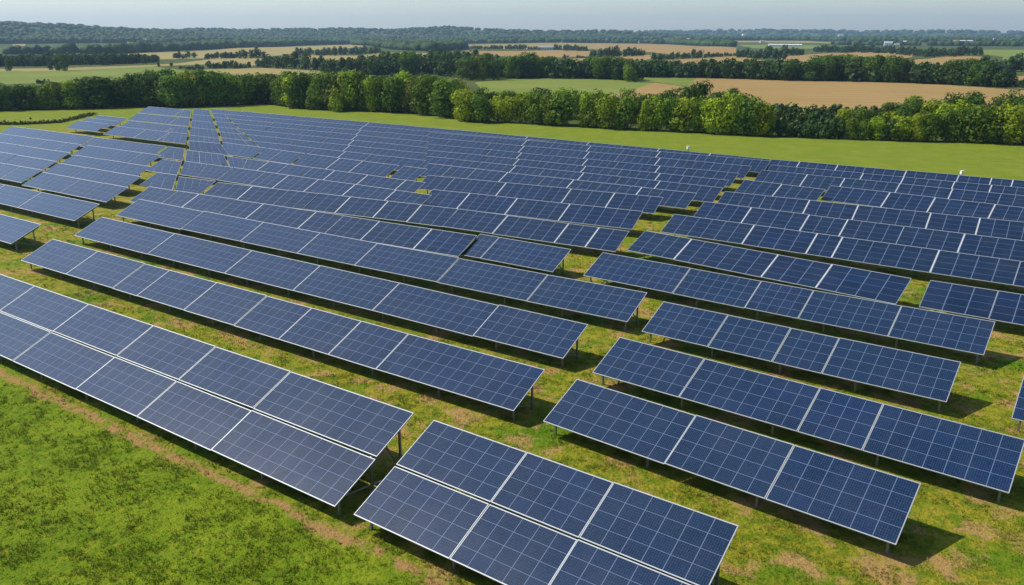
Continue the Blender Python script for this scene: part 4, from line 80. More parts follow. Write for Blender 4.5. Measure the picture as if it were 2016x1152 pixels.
def mesh_data(name, verts, faces, mats, fmat=None, uvs=None, smooth=False):
    me = bpy.data.meshes.new(name)
    verts = np.asarray(verts, dtype=np.float32)
    if isinstance(faces, np.ndarray):
        k = faces.shape[1]; nf = faces.shape[0]
        me.vertices.add(len(verts)); me.vertices.foreach_set("co", verts.ravel())
        me.loops.add(nf * k); me.loops.foreach_set("vertex_index", faces.ravel().astype(np.int32))
        me.polygons.add(nf)
        me.polygons.foreach_set("loop_start", np.arange(0, nf * k, k, dtype=np.int32))
        me.update(calc_edges=True)
    else:
        me.from_pydata([tuple(map(float, q)) for q in verts], [], faces); me.update()
    for m in (mats if isinstance(mats, (list, tuple)) else [mats]): me.materials.append(m)
    if fmat is not None: me.polygons.foreach_set("material_index", np.asarray(fmat, dtype=np.int32))
    if uvs is not None:
        l = me.uv_layers.new(name="UVMap"); l.data.foreach_set("uv", np.asarray(uvs, dtype=np.float32).ravel())
    if smooth: me.polygons.foreach_set("use_smooth", np.ones(len(me.polygons), dtype=bool))
    return me

def obj(name, me, parent=None, loc=(0, 0, 0), rot=(0, 0, 0)):
    o = bpy.data.objects.new(name, me)
    o.location = loc; o.rotation_euler = rot
    return link(o, parent)

BOXF = [(0, 3, 2, 1), (4, 5, 6, 7), (0, 1, 5, 4), (1, 2, 6, 5), (2, 3, 7, 6), (3, 0, 4, 7)]
def box(x0, x1, y0, y1, z0, z1):
    return [(x0, y0, z0), (x1, y0, z0), (x1, y1, z0), (x0, y1, z0), (x0, y0, z1), (x1, y0, z1), (x1, y1, z1), (x0, y1, z1)]
def boxes(lst):
    V = []; Fc = []
    for b in lst:
        n = len(V); V += box(*b); Fc += [tuple(i + n for i in f) for f in BOXF]
    return V, Fc
def bar(p, q, wx, wz):
    """a straight square bar from p to q"""
    p = Vector(p); q = Vector(q); d = (q - p).normalized()
    a = d.cross(Vector((0, 0, 1)));
    if a.length < 1e-3: a = Vector((1, 0, 0))
    a.normalize(); b = d.cross(a).normalized()
    V = []
    for c in (p, q):
        for s, t in ((-1, -1), (1, -1), (1, 1), (-1, 1)): V.append(c + a * s * wx / 2 + b * t * wz / 2)
    return [tuple(v) for v in V], [(0, 1, 2, 3), (7, 6, 5, 4), (0, 4, 5, 1), (1, 5, 6, 2), (2, 6, 7, 3), (3, 7, 4, 0)]

# ------------------------------------------------------------------ node helpers
class NT:
    def __init__(s, mat):
        mat.use_nodes = True; s.t = mat.node_tree; s.n = s.t.nodes; s.l = s.t.links
        s.b = s.n["Principled BSDF"]; s.out = s.n["Material Output"]
    def node(s, typ, **kw):
        n = s.n.new(typ)
        for k, v in kw.items(): setattr(n, k, v)
        return n
    def put(s, sock, v):
        if hasattr(v, "is_linked") or hasattr(v, "links"): s.l.new(v, sock)
        else: sock.default_value = v
    def math(s, op, a, b=0.0, c=0.0, clamp=False):
        n = s.node("ShaderNodeMath", operation=op, use_clamp=clamp)
        s.put(n.inputs[0], a); s.put(n.inputs[1], b); s.put(n.inputs[2], c)
        return n.outputs[0]
    def mix(s, f, a, b, blend='MIX'):
        n = s.node("ShaderNodeMix", data_type='RGBA', blend_type=blend)
        n.clamp_factor = True
        s.put(n.inputs[0], f)
        for sock, v in ((n.inputs[6], a), (n.inputs[7], b)):
            s.put(sock, v if not isinstance(v, tuple) else (*v, 1.0)[:4])
        return n.outputs[2]
    def noise(s, vec, scale, detail=3.0, rough=0.55):
        n = s.node("ShaderNodeTexNoise"); s.l.new(vec, n.inputs["Vector"])
        n.inputs["Scale"].default_value = scale; n.inputs["Detail"].default_value = detail
        n.inputs["Roughness"].default_value = rough
        return n.outputs["Fac"]
    def ramp(s, f, lo, hi):
        n = s.node("ShaderNodeMapRange"); n.interpolation_type = 'SMOOTHSTEP'
        s.put(n.inputs[0], f); n.inputs[1].default_value = lo; n.inputs[2].default_value = hi
        return n.outputs[0]
    def pos(s):
        return s.node("ShaderNodeNewGeometry").outputs["Position"]
    def dot(s, vec, d):
        n = s.node("ShaderNodeVectorMath", operation='DOT_PRODUCT'); s.l.new(vec, n.inputs[0]); n.inputs[1].default_value = d
        return n.outputs["Value"]
    def bump(s, h, strength, dist):
        n = s.node("ShaderNodeBump"); n.inputs["Strength"].default_value = strength; n.inputs["Distance"].default_value = dist
        s.l.new(h, n.inputs["Height"]); s.l.new(n.outputs[0], s.b.inputs["Normal"])

def mat(name):
    m = bpy.data.materials.new(name); return m, NT(m)

def plain(name, col, rough=0.6, metal=0.0, var=0.12, scale=6.0):
    m, t = mat(name)
    p = t.node("ShaderNodeTexCoord").outputs["Object"]
    f = t.noise(p, scale)
    lo = tuple(c * (1 - var) for c in col); hi = tuple(min(1, c * (1 + var)) for c in col)
    t.l.new(t.mix(f, lo, hi), t.b.inputs["Base Color"])
    t.b.inputs["Roughness"].default_value = rough; t.b.inputs["Metallic"].default_value = metal
    return m

def grass_colour(t, gain=1.0):
    """turf of the solar field: lush in front, dry and mossy between the rows, even pasture behind"""
    p = t.pos()
    v = t.dot(p, (UY, -UX, 0.0)); u = t.dot(p, (UX, UY, 0.0))
    n1 = t.noise(p, 0.22, 4.0); n2 = t.noise(p, 1.7, 3.0); n3 = t.noise(p, 0.5, 5.0, .65); n4 = t.noise(p, 5.0, 3.0, .6)
    g = lambda c: tuple(q * gain for q in c)
    lush = t.mix(t.ramp(n1, .38, .62), g((.12, .19, .005)), g((.175, .24, .009)))
    lush = t.mix(t.ramp(n2, .48, .70), lush, g((.215, .255, .012)))
    lush = t.mix(t.math('MULTIPLY', t.ramp(n4, .54, .68), .35), lush, g((.055, .115, .004)))
    dry = t.mix(t.ramp(n2, .36, .62), g((.135, .185, .007)), g((.28, .25, .02)))
    dry = t.mix(t.ramp(n1, .48, .66), dry, g((.10, .19, .005)))
    dry = t.mix(t.math('MULTIPLY', t.ramp(n4, .54, .68), .7), dry, g((.075, .125, .006)))
    dry = t.mix(t.math('MULTIPLY', t.ramp(n3, .505, .62), .9), dry, g((.38, .235, .085)))
    past = t.mix(t.ramp(n1, .3, .7), g((.15, .205, .014)), g((.195, .23, .02)))
    past = t.mix(t.math('MULTIPLY', t.ramp(n3, .42, .7), .5), past, g((.115, .18, .012)))
    past = t.mix(t.math('MULTIPLY', t.ramp(t.math('SINE', t.math('MULTIPLY', v, 2.1)), .1, .9), .16), past, g((.23, .25, .03)))
    vn = t.math('ADD', v, t.math('MULTIPLY_ADD', n3, 2.4, -1.2))
    c = t.mix(t.ramp(vn, 17.6, 19.6), lush, dry)
    c = t.mix(t.math('MAXIMUM', t.ramp(v, 112.0, 121.0), t.math('MULTIPLY', t.ramp(u, 160.0, 185.0), t.ramp(v, 70.0, 78.0))), c, past)
    # worn soil track that follows the front row
    d = t.math('ABSOLUTE', t.math('ADD', t.math('ADD', v, -18.25), t.math('MULTIPLY_ADD', n3, 1.3, -.65)))
    k = t.math('SUBTRACT', 1.0, t.ramp(d, .06, .42))
    k = t.math('MULTIPLY', k, t.ramp(n2, .34, .54))
    k = t.math('MULTIPLY', k, t.ramp(u, 8.0, 14.0))
    c = t.mix(t.math('MULTIPLY', k, .9), c, g((.36, .20, .08)))
    return c, n2, p

M = {}
m, t = mat("turf"); c, n2, p = grass_colour(t, 1.0)
t.l.new(c, t.b.inputs["Base Color"]); t.b.inputs["Roughness"].default_value = .9
t.b.inputs["Specular IOR Level"].default_value = .1
t.bump(t.noise(p, 5.0, 6.0, .65), .8, .25); M['turf'] = m

m, t = mat("grass_blade"); c, n2, p = grass_colour(t, 1.12)
isl = t.node("ShaderNodeNewGeometry").outputs["Random Per Island"]
tf = t.node("ShaderNodeAttribute", attribute_name="tuft").outputs["Fac"]
c = t.mix(t.math('MULTIPLY', t.ramp(tf, .62, .95), .75), c, (.26, .30, .03))
c = t.mix(t.math('MULTIPLY', t.ramp(tf, .4, .02), .4), c, (.07, .14, .005))
c = t.mix(t.math('MULTIPLY', isl, .2), c, (.06, .12, .004))
t.l.new(c, t.b.inputs["Base Color"]); t.b.inputs["Roughness"].default_value = .75
t.b.inputs["Specular IOR Level"].default_value = .15
upn = t.node("ShaderNodeVectorMath", operation='MULTIPLY_ADD'); t.l.new(t.node("ShaderNodeNewGeometry").outputs["Normal"], upn.inputs[0])
upn.inputs[1].default_value = (.35, .35, .35); upn.inputs[2].default_value = (0, 0, 1)
nrm = t.node("ShaderNodeVectorMath", operation='NORMALIZE'); t.l.new(upn.outputs[0], nrm.inputs[0]); t.l.new(nrm.outputs[0], t.b.inputs["Normal"])
tr = t.node("ShaderNodeBsdfTranslucent"); t.l.new(c, tr.inputs[0])
mx = t.node("ShaderNodeMixShader"); mx.inputs[0].default_value = .25
t.l.new(t.b.outputs[0], mx.inputs[1]); t.l.new(tr.outputs[0], mx.inputs[2]); t.l.new(mx.outputs[0], t.out.inputs[0])
M['blade'] = m

def field_mat(name, a, b, stripe_dir, stripe, k=.35):
    m, t = mat(name); p = t.pos()
    n1 = t.noise(p, .02, 5.0, .6); n2 = t.noise(p, .35, 3.0)
    c = t.mix(t.ramp(n1, .32, .68), a, b)
    wv = t.math('SINE', t.math('MULTIPLY', t.dot(p, (*stripe_dir, 0)), 2 * math.pi / stripe))
    wv = t.math('MULTIPLY', t.ramp(wv, .2, .95), t.ramp(n1, .3, .65))
    c = t.mix(t.math('MULTIPLY', wv, k), c, tuple(q * .72 for q in a))
    c = t.mix(t.math('MULTIPLY', t.ramp(n2, .4, .7), .25), c, tuple(q * .8 for q in b))
    t.l.new(c, t.b.inputs["Base Color"]); t.b.inputs["Roughness"].default_value = .95
    t.b.inputs["Specular IOR Level"].default_value = .05
    return m
M['green'] = field_mat("pasture", (.13, .18, .032), (.19, .22, .05), (.3, .95), 9.0, .2)
M['tan'] = field_mat("ripe_corn", (.275, .185, .068), (.33, .225, .09), (.25, .97), 11.0, .5)
M['straw'] = field_mat("straw_stubble", (.26, .22, .08), (.32, .255, .10), (.4, .9), 12.0, .2)
M['tangreen'] = field_mat("fading_corn", (.23, .20, .07), (.28, .22, .085), (.5, .85), 12.0, .2)
M['floor'] = field_mat("rough_ground", (.05, .075, .02), (.085, .105, .03), (.5, .85), 40.0, .2)

def foliage(name, obj_tint=True, base=(.055, .09, .016)):
    m, t = mat(name); g = t.node("ShaderNodeNewGeometry"); p = g.outputs["Position"]
    if obj_tint: c = t.node("ShaderNodeObjectInfo").outputs["Color"]
    else:
        n = t.noise(p, .03, 2.0); nb = t.noise(p, .11, 1.0)
        c = t.mix(t.ramp(n, .35, .65), base, tuple(q * 1.35 for q in base))
        c = t.mix(t.math('MULTIPLY', t.ramp(nb, .5, .7), .6), c, (base[0] * 1.7, base[1] * 1.35, base[2]))
    r = g.outputs["Random Per Island"]
    mul = t.node("ShaderNodeMapRange"); t.l.new(r, mul.inputs[0]); mul.inputs[3].default_value = .62; mul.inputs[4].default_value = 1.38
    vm = t.node("ShaderNodeVectorMath", operation='SCALE'); t.l.new(c, vm.inputs[0]); t.l.new(mul.outputs[0], vm.inputs["Scale"])
    c = vm.outputs[0]
    t.l.new(c, t.b.inputs["Base Color"]); t.b.inputs["Roughness"].default_value = .7
    t.b.inputs["Specular IOR Level"].default_value = .12
    tr = t.node("ShaderNodeBsdfTranslucent"); t.l.new(c, tr.inputs[0])
    mx = t.node("ShaderNodeMixShader"); mx.inputs[0].default_value = .3
    t.l.new(t.b.outputs[0], mx.inputs[1]); t.l.new(tr.outputs[0], mx.inputs[2]); t.l.new(mx.outputs[0], t.out.inputs[0])
    return m
M['leaf'] = foliage("leaves")
M['wood'] = foliage("wood_foliage", False, (.045, .085, .022))
M['bark'] = plain("bark", (.09, .065, .045), .9, 0, .35, 3)
M['steel'] = plain("galvanised_steel", (.22, .225, .23), .5, .6, .2, 3)
M['alu'] = plain("anodised_aluminium", (.38, .40, .42), .55, .3, .1, 5)
M['cover'] = plain("pale_cover_strip", (.5, .5, .5), .6, 0, .14, 2)
M['back'] = plain("panel_backsheet", (.16, .16, .17), .6)
M['white'] = plain("white_paint", (.8, .8, .78), .6)
M['wall'] = plain("pale_render", (.66, .62, .55), .9, 0, .1, .3)
M['roof'] = plain("grey_roofing", (.30, .29, .29), .8, 0, .12, .4)
M['tile'] = plain("clay_tiles", (.36, .19, .12), .85, 0, .2, .6)
M['sheet'] = plain("pale_roof_sheet", (.75, .75, .74), .55, 0, .08, .3)
M['glass'] = plain("window_glass", (.03, .04, .05), .15)

def cells(name, hwx, hwy, fine):
    """silicon cells under dusty glass: UV counts cells"""
    m, t = mat(name)
    uv = t.node("ShaderNodeUVMap").outputs[0]
    sx = t.node("ShaderNodeSeparateXYZ"); t.l.new(uv, sx.inputs[0]); X, Y = sx.outputs[0], sx.outputs[1]
    def line(c, mult, hw):
        q = t.math('MULTIPLY', c, mult)
        d = t.math('ABSOLUTE', t.math('SUBTRACT', t.math('FRACT', t.math('ADD', q, .5)), .5))
        return t.math('LESS_THAN', d, hw)
    big = t.math('MAXIMUM', line(X, 1.0, hwx), line(Y, 1.0, hwy))
    oi = t.node("ShaderNodeObjectInfo")
    fl = t.node("ShaderNodeVectorMath", operation='FLOOR'); t.l.new(uv, fl.inputs[0])
    wnz = t.node("ShaderNodeTexWhiteNoise", noise_dimensions='4D')
    t.l.new(fl.outputs[0], wnz.inputs["Vector"]); t.l.new(oi.outputs["Random"], wnz.inputs["W"])
    p = t.pos()
    cr = t.noise(p, 9.0, 4.0, .7)
    blot = t.noise(p, .5, 4.0, .6)
    a = t.mix(wnz.outputs["Value"], (.0003, .006, .024), (.0014, .0145, .058))
    a = t.mix(t.math('MULTIPLY', t.ramp(cr, .35, .7), .6), a, (.004, .018, .055))
    a = t.mix(t.math('MULTIPLY', oi.outputs["Random"], .7), a, (.004, .016, .040))
    if fine:
        f = t.math('MAXIMUM', t.math('MULTIPLY', line(X, 9.0, .13), .8), t.math('MULTIPLY', line(Y, 6.0, .1), .6))
        a = t.mix(t.math('MULTIPLY', f, t.ramp(cr, .2, .6)), a, (.020, .05, .108))
    dustf = t.math('MULTIPLY_ADD', t.ramp(blot, .35, .75), .018, .002)
    a = t.mix(dustf, a, (.40, .42, .46))
    c = t.mix(t.math('MULTIPLY', big, .8), a, (.13, .18, .28))
    t.l.new(c, t.b.inputs["Base Color"])
    t.l.new(t.math('MULTIPLY_ADD', blot, .06, .13), t.b.inputs["Roughness"])
    t.b.inputs["Specular IOR Level"].default_value = .6
    t.b.inputs["Sheen Weight"].default_value = .45; t.b.inputs["Sheen Roughness"].default_value = .3
    t.b.inputs["Coat Weight"].default_value = .35; t.b.inputs["Coat Roughness"].default_value = .14; t.b.inputs["Coat IOR"].default_value = 1.6
    t.b.inputs["Sheen Tint"].default_value = (.6, .76, 1.0, 1)
    return m
M['cell_near'] = cells("silicon_cells", .020, .018, True)
M['cell_far'] = cells("silicon_cells_long", .022, .013, False)

# ------------------------------------------------------------------ ground, fields and hills
RIDGES = [(a, b, np.array(c), np.array(d)) for a, b, c, d in RIDGES_RAW]
def terrain(X, Y):
    X = np.asarray(X, float); Y = np.asarray(Y, float)
    r = np.hypot(X, Y); a = np.arctan2(X, Y)
    h = np.zeros_like(r)
    for Rr, W, az, z in RIDGES:
        zz = np.interp(a, az, z); q = (r - Rr) / W
        h = np.maximum(h, zz * np.where(q < 0, np.exp(-q * q * 1.6), np.exp(-q * q * .4)))
    ramp = np.clip((r - 300) / 500, 0, 1)
    return h + ramp * 1.0 * (np.sin(X / 95. + 1.3) * np.sin(Y / 130. + .4) + .6 * np.sin((X + Y) / 61.))

def inside(poly, X, Y):
    c = np.zeros(X.shape, bool); n = len(poly)
    for i in range(n):
        x0, y0 = poly[i]; x1, y1 = poly[(i + 1) % n]
        if y0 == y1: continue
        k = ((y0 > Y) != (y1 > Y)) & (X < (x1 - x0) * (Y - y0) / (y1 - y0) + x0)
        c ^= k
    return c

rr = [0.0] + list(np.arange(4, 130, 4.0))
while rr[-1] < 7400: rr.append(rr[-1] * 1.0075)
aa = list(np.radians(np.concatenate([np.arange(-180, -38, 3.0), np.arange(-38, 38.01, .16), np.arange(41, 180, 3.0)])))
rr = np.array(rr); aa = np.array(aa)
nr, na = len(rr), len(aa)
GA, GR = np.meshgrid(aa, rr)
GX = GR * np.sin(GA); GY = GR * np.cos(GA); GZ = terrain(GX, GY)
V = np.stack([GX, GY, GZ], -1).reshape(-1, 3)
ii, jj = np.meshgrid(np.arange(nr - 1), np.arange(na), indexing='ij')
j2 = (jj + 1) % na
Q = np.stack([ii * na + jj, ii * na + j2, (ii + 1) * na + j2, (ii + 1) * na + jj], -1).reshape(-1, 4)[:, ::-1]
cx = V[Q, 0].mean(1); cy = V[Q, 1].mean(1); ch = V[Q, 2].mean(1)
cls = np.full(len(Q), -1)
near_poly = [tuple(q) for q in NEAR_EDGE] + [(400, -400), (-600, -400)]
near_poly = [(-600, -400), (-600, NEAR_EDGE[0][1])] + [tuple(q) for q in NEAR_EDGE] + [(600, NEAR_EDGE[-1][1]), (600, -400)]
near = inside(near_poly, cx, cy) | (cy < 40)
for i, (k, P) in enumerate(FIELDS):
    cls[inside(P, cx, cy) & ~near] = i
def sub_mesh(name, mask, m, label, fieldname):
    q = Q[mask]
    if len(q) == 0: return
    u_, inv = np.unique(q, return_inverse=True)
    me = mesh_data(fieldname, V[u_], inv.reshape(q.shape), m, smooth=True)
    tag(obj(name, me), label, "ground", None, "structure")
sub_mesh("meadow", near, M['turf'], "mown green meadow under and around the solar rows", "meadow")
sub_mesh("terrain", (cls < 0) & ~near & (ch < 3.5), M['floor'], "rough dark green ground beneath the woods and hedges", "terrain")
sub_mesh("hills", (cls < 0) & ~near & (ch >= 3.5), M['floor'], "low wooded hills along the horizon", "hills")
FL = {'green': 'light green pasture', 'tan': 'ripe tan field', 'straw': 'pale straw field', 'tangreen': 'yellowing corn field'}
FN = ["behind the left tree line", "in a narrow strip above the left tree line", "as a strip along the far left hedge", "below the far left wood",
      "between two hedges left of centre", "just above the trees left of centre", "beside the dark clump left of centre", "peeping over the trees at centre",
      "by the grey-roofed barn", "high on the right under the far wood", "in front of the grey-roofed barn", "beside the little white house",
      "between hedges right of centre", "as a long swell right of centre", "on a rounded knoll at far right", "at the far right edge",
      "just beyond the bright tree line", "as a wedge beside the green pasture", "in a corner under the middle wood", "as the broad slope behind the right tree line",
      "at the right edge behind the wood", "as a thin strip under the far ridge", "in a clearing on the left hill", "at the foot of the left hill",
      "as a thin strip in the middle distance", "around the long low shed"]
for i, (k, P) in enumerate(FIELDS):
    sub_mesh("field", cls == i, M[k], FL[k] + " " + FN[i], "field")

# ------------------------------------------------------------------ solar tables
TILT = R(24); CT, ST = math.cos(TILT), math.sin(TILT); H0 = 0.80
_pc = {}
def panel_meshes(wd, ln, far, k0=0.0, k1=0.0):
    key = (round(wd, 2), round(ln, 2), far, round(k0, 2), round(k1, 2))
    if key in _pc: return _pc[key]
    wd, ln = key[0], key[1]
    def skew(V):            # end panels cut to follow a slanting gap
        return [(x + (k0 + (k1 - k0) * x / wd) * (1 - y / ln), y, z) for x, y, z in V]
    fw = (.011 if far == 2 else .016) if far else .03
    fe = (.034 if far == 2 else .045) if far else .04
    g0, g1, l0, l1 = fw - .004, wd - fw + .004, fe - .004, ln - fe + .004
    Vb = box(g0, g1, l0, l1, -.028, -.004)
    nx = max(2, round((wd - 2 * fw) / (1.22 if far else .74))); ny = 4
    uv = []
    for f in BOXF:
        for i in f:
            x, y, z = Vb[i]; uv.append(((x - g0) / (g1 - g0) * nx, (y - l0) / (l1 - l0) * ny))
    g = mesh_data("solar_panel", skew(Vb), BOXF, [M['cell_far'] if far else M['cell_near'], M['back']], [1, 0, 1, 1, 1, 1], uv)
    Vf, Ff = boxes([(0, wd, 0, fe, -.04, .004), (0, wd, ln - fe, ln, -.04, .004), (0, fw, fe, ln - fe, -.04, .003), (wd - fw, wd, fe, ln - fe, -.04, .003)])
    f = mesh_data("frame", skew(Vf), Ff, M['alu'])
    _pc[key] = (g, f); return _pc[key]
_lc = {}
def leg_mesh(h):
    h = round(h, 2)
    if h not in _lc:
        a, f = boxes([(-.045, .045, -.045, .045, -.3, h), (-.09, .09, -.09, .09, h - .012, h)])
        _lc[h] = mesh_data("leg", a, f, M['steel'])
    return _lc[h]
def slope_pt(d, off=0.0):
    return d * CT - off * -ST * 1.0 if False else (d * CT + off * ST * -1.0, H0 + d * ST + off * CT)

ORD = "zero first second third fourth fifth sixth seventh eighth ninth tenth eleventh twelfth thirteenth fourteenth fifteenth".split()
MIDROW = dict(zip("EFGHIJKLMNOT", range(5, 17)))
count = {}
for T in TABLES:
    k = T["k"]
    if k[0] in "EFGHIJKLMNOTSPQVW": count.setdefault(k[0], []).append(k)
def table_label(T):
    k = T["k"]
    fixed = {"AL": "double-height solar table at lower left, alongside the worn brown track",
             "AR": "double-height solar table at the bottom edge, ending beside a bare support frame",
             "B": "long single-height solar table directly behind the lower left double-height one",
             "C": "long solar table second behind the lower left double-height one",
             "D": "lowest solar table of the big middle field, dark grass strip along its front",
             "E2": "short solar table hanging just above a dark slot in the middle field",
             "R1": "three-panel dark blue solar table, nearest of the right block, big shadow at its end",
             "R2": "four-panel solar table second from the front in the right block, reaching the frame edge",
             "R3": "four-panel solar table third from the front in the right block",
             "R4": "long solar table fourth from the front in the right block, white gap near its end",
             "R5": "solar table fifth in the right block, left of the small square grass opening",
             "R6": "solar table fifth in the right block, right of the small square grass opening",
             "R7": "deep blue solar table sixth from the front in the right block",
             "R8": "deep blue solar table seventh from the front in the right block",
             "R9": "deep blue solar table eighth from the front in the right block",
             "Ra": "short left piece of the ninth solar row in the right block",
             "Rb": "long right piece of the ninth solar row in the right block",
             "Rc": "thin solar table third from the far meadow in the right block",
             "Rd": "thin solar table second from the far meadow in the right block",
             "Re": "farthest solar table of the right block, along the green meadow",
             "RX": "solar table cut off by the right frame edge, only its corner showing",
             "X1": "pale solar table at left frame edge, nearest of the left block, legs showing",
             "X2": "pale solar table second from the front in the left block"}
    if k in fixed: return fixed[k]
    c = k[0]; L = count[c]; i = L.index(k) + 1
    if c == 'W': return "pale grey solar table, %s from the front in the group at the left edge" % ORD[i]
    if c == 'V': return "pale grey solar table, %s from the front in the group right of a diagonal gap" % ORD[i]
    if c == 'P': return "pale solar table, %s from the front in the top left corner block" % ORD[i]
    if c == 'Q': return "small pale solar table standing alone at top left, %s from the front" % ORD[i]
    if c == 'S': return "pale solar table, %s from the front in the narrow strip between dark gaps" % ORD[i]
    if c == 'T': return "%s half of the farthest solar row along the green meadow" % ("left" if i == 1 else "right")
    n = MIDROW[c]
    row = ORD[n] if n < 16 else "last"
    if len(L) == 1 or c == 'E': return "long blue-grey solar table in the %s row of the middle field, white seams" % row
    return "blue-grey solar table, %s piece from the left in the %s middle row" % (ORD[i], row)
def table_group(k):
    c = k[0]
    if k in ("AL", "AR"): return "double-height solar tables in front"
    if c == 'R': return "solar tables of the right block"
    if c in 'XWVPQS': return "solar tables of the left blocks"
    return "solar tables of the middle field"

for T in TABLES:
    far = T["f"]; dbl = T["d"]; sh = T.get("sh", (0, 0))
    L = 5.1 if dbl else 3.0
    pa = Vector(world(*T["a"])); pb = Vector(world(*T["b"]))
    d = pb - pa; ln = d.length; d.normalize(); perp = Vector((-d.y, d.x))
    o = pa - perp * (L * CT)
    root = empty("solar_table", (o.x, o.y, 0), math.atan2(d.y, d.x))
    tag(root, table_label(T), "solar table", table_group(T["k"]))
    ua, ub = T["a"][0], T["b"][0]
    xs = [0.0] + [(ua - q) / (ua - ub) * ln for q in T["br"]] + [ln]
    lf = min(ln, 9.0)
    thick = [(ua - q) / (ua - ub) * ln for q in T["t"]]
    halves = ((0.0, 2.5), (2.58, 2.52)) if dbl else ((0.0, 3.0),)
    for x0, x1 in zip(xs, xs[1:]):
        gp = .006 if far else .014
        g0 = gp if x0 > 0 else 0; g1 = gp if x1 < ln else 0
        if any(abs(x0 - q) < .05 for q in thick): g0 = .045
        if any(abs(x1 - q) < .05 for q in thick): g1 = .045
        wd = round(x1 - x0 - g0 - g1, 2)
        for d0, hl in halves:
            k0, k1 = (sh[0] * max(0, 1 - q / lf) + sh[1] * max(0, 1 - (ln - q) / lf) for q in (x0, x1))
            gm, fm = panel_meshes(wd, hl, far, k0, k1)
            jz = rnd.uniform(-.012, .012)
            rot = (TILT + rnd.gauss(0, .004), rnd.gauss(0, .0025 if not far else .002), rnd.gauss(0, .0007))
            po = obj("solar_panel", gm, root, (x0 + g0, d0 * CT, H0 + d0 * ST + jz), rot)
            obj("frame", fm, po)
    for q in thick:
        a, f = boxes([(q - .036, q + .036, .02, L - .02, -.03, .012)])
        obj("gap_cover", mesh_data("gap_cover", a, f, M['cover']), root, (0, 0, H0), (TILT, 0, 0))
    # purlins run the whole length under the panels
    for dd in ((.7, 1.9, 3.2, 4.4) if dbl else (.7, 2.3)):
        a, f = boxes([(.05 + max(0, sh[0]), ln - .05 + min(0, sh[1]), dd - .03, dd + .03, -.125, -.06)])
        obj("purlin", mesh_data("purlin", a, f, M['steel']), root, (0, 0, H0), (TILT, 0, 0))
    near_t = not far
    sp = 4.6 if near_t else 9.0
    en = .35 if near_t else .8
    n = max(2, int(round((ln - 2 * en) / sp)) + 1) if ln > 3 else 1
    if n > 1: step = (ln - 2 * en) / (n - 1)
    for i in range(n):
        x = en + (i * step if n > 1 else ln / 2 - en)
        legs = (.5, L - .75) if near_t else (1.5,)
        if dbl: legs = (.5, 2.5, L - .7)
        for dd in legs:
            y = dd * CT + .2 * ST
            obj("leg", leg_mesh(H0 + dd * ST - .19), root, (x, y, 0))
        if near_t:
            a, f = boxes([(x - .04, x + .04, .15, L - .15, -.225, -.128)])
            obj("rafter", mesh_data("rafter", a, f, M['steel']), root, (0, 0, H0), (TILT, 0, 0))
            dr = legs[-1]
            a, f = bar((x, dr * CT + .1, .35), (x, (dr - .95) * CT, H0 + (dr - .95) * ST - .2), .07, .07)
            obj("brace", mesh_data("brace", a, f, M['steel']), root)
            a, f = bar((x + .05, dr * CT + .15, .2), (x + .05, .5 * CT + .1, H0 + .5 * ST - .25), .05, .05)
            obj("brace", mesh_data("brace", a, f, M['steel']), root)
    if T["k"] == "AR":     # bare sub-frame that sticks out past the last panel
        a, f = boxes([(ln - .3, ln + 1.0, 1.1, 1.16, -.125, -.065), (ln - .3, ln + 1.0, 2.5, 2.56, -.125, -.065), (ln + .9, ln + .96, 1.1, 2.56, -.19, -.128)])
        obj("bare_frame", mesh_data("bare_frame", a, f, M['steel']), root, (0, 0, H0), (TILT, 0, 0))

# ------------------------------------------------------------------ trees
def leaf_quads(C, N, size):
    """C centres, N normals, size per leaf -> verts, faces"""
    n = len(C)
    N = N / np.linalg.norm(N, axis=1, keepdims=True)
    rv = rng.normal(size=(n, 3)); T1 = np.cross(N, rv); T1 /= np.linalg.norm(T1, axis=1, keepdims=True)
    T2 = np.cross(N, T1)
    s = size.reshape(-1, 1)
    k = rng.uniform(.6, 1.1, (n, 1))
    Vv = np.stack([C - T1 * s, C - T2 * s * k, C + T1 * s, C + T2 * s * k], 1).reshape(-1, 3)
    return Vv, np.arange(4 * n).reshape(n, 4)

def crown_points(nleaf, shape):
    """unit tree: height 1, width 1, leaves gathered in lobes"""
    lob = []
    nl = {'round': 10, 'tall': 10, 'spread': 12, 'bush': 9}[shape]
    zc = {'round': .55, 'tall': .54, 'spread': .58, 'bush': .42}[shape]
    for i in range(nl):
        a = rng.uniform(0, 2 * math.pi); rr_ = rng.uniform(.14, .36); z = zc + rng.uniform(-.36, .3) if shape != 'bush' else zc + rng.uniform(-.3, .3)
        taper = 1 - .4 * max(0, (z - zc)) / .35
        lob.append((rr_ * math.cos(a) * taper, rr_ * math.sin(a) * taper, z, rng.uniform(.15, .25)))
    lob.append((0, 0, .77, .22)); lob.append((0, 0, .5, .3)); lob.append((.1, -.06, .27, .27)); lob.append((-.12, .08, .24, .25))
    lob = np.array(lob); wt = lob[:, 3] ** 2; wt /= wt.sum()
    idx = rng.choice(len(lob), nleaf, p=wt)
    dirs = rng.normal(size=(nleaf, 3)); dirs /= np.linalg.norm(dirs, axis=1, keepdims=True)
    rad = lob[idx, 3] * rng.uniform(.72, 1.08, nleaf)
    C = lob[idx, :3] + dirs * rad[:, None]
    N = dirs + rng.normal(size=(nleaf, 3)) * .28
    ok = (C[:, 2] > .015) & (C[:, 2] < 1.03)
    return C[ok], N[ok]

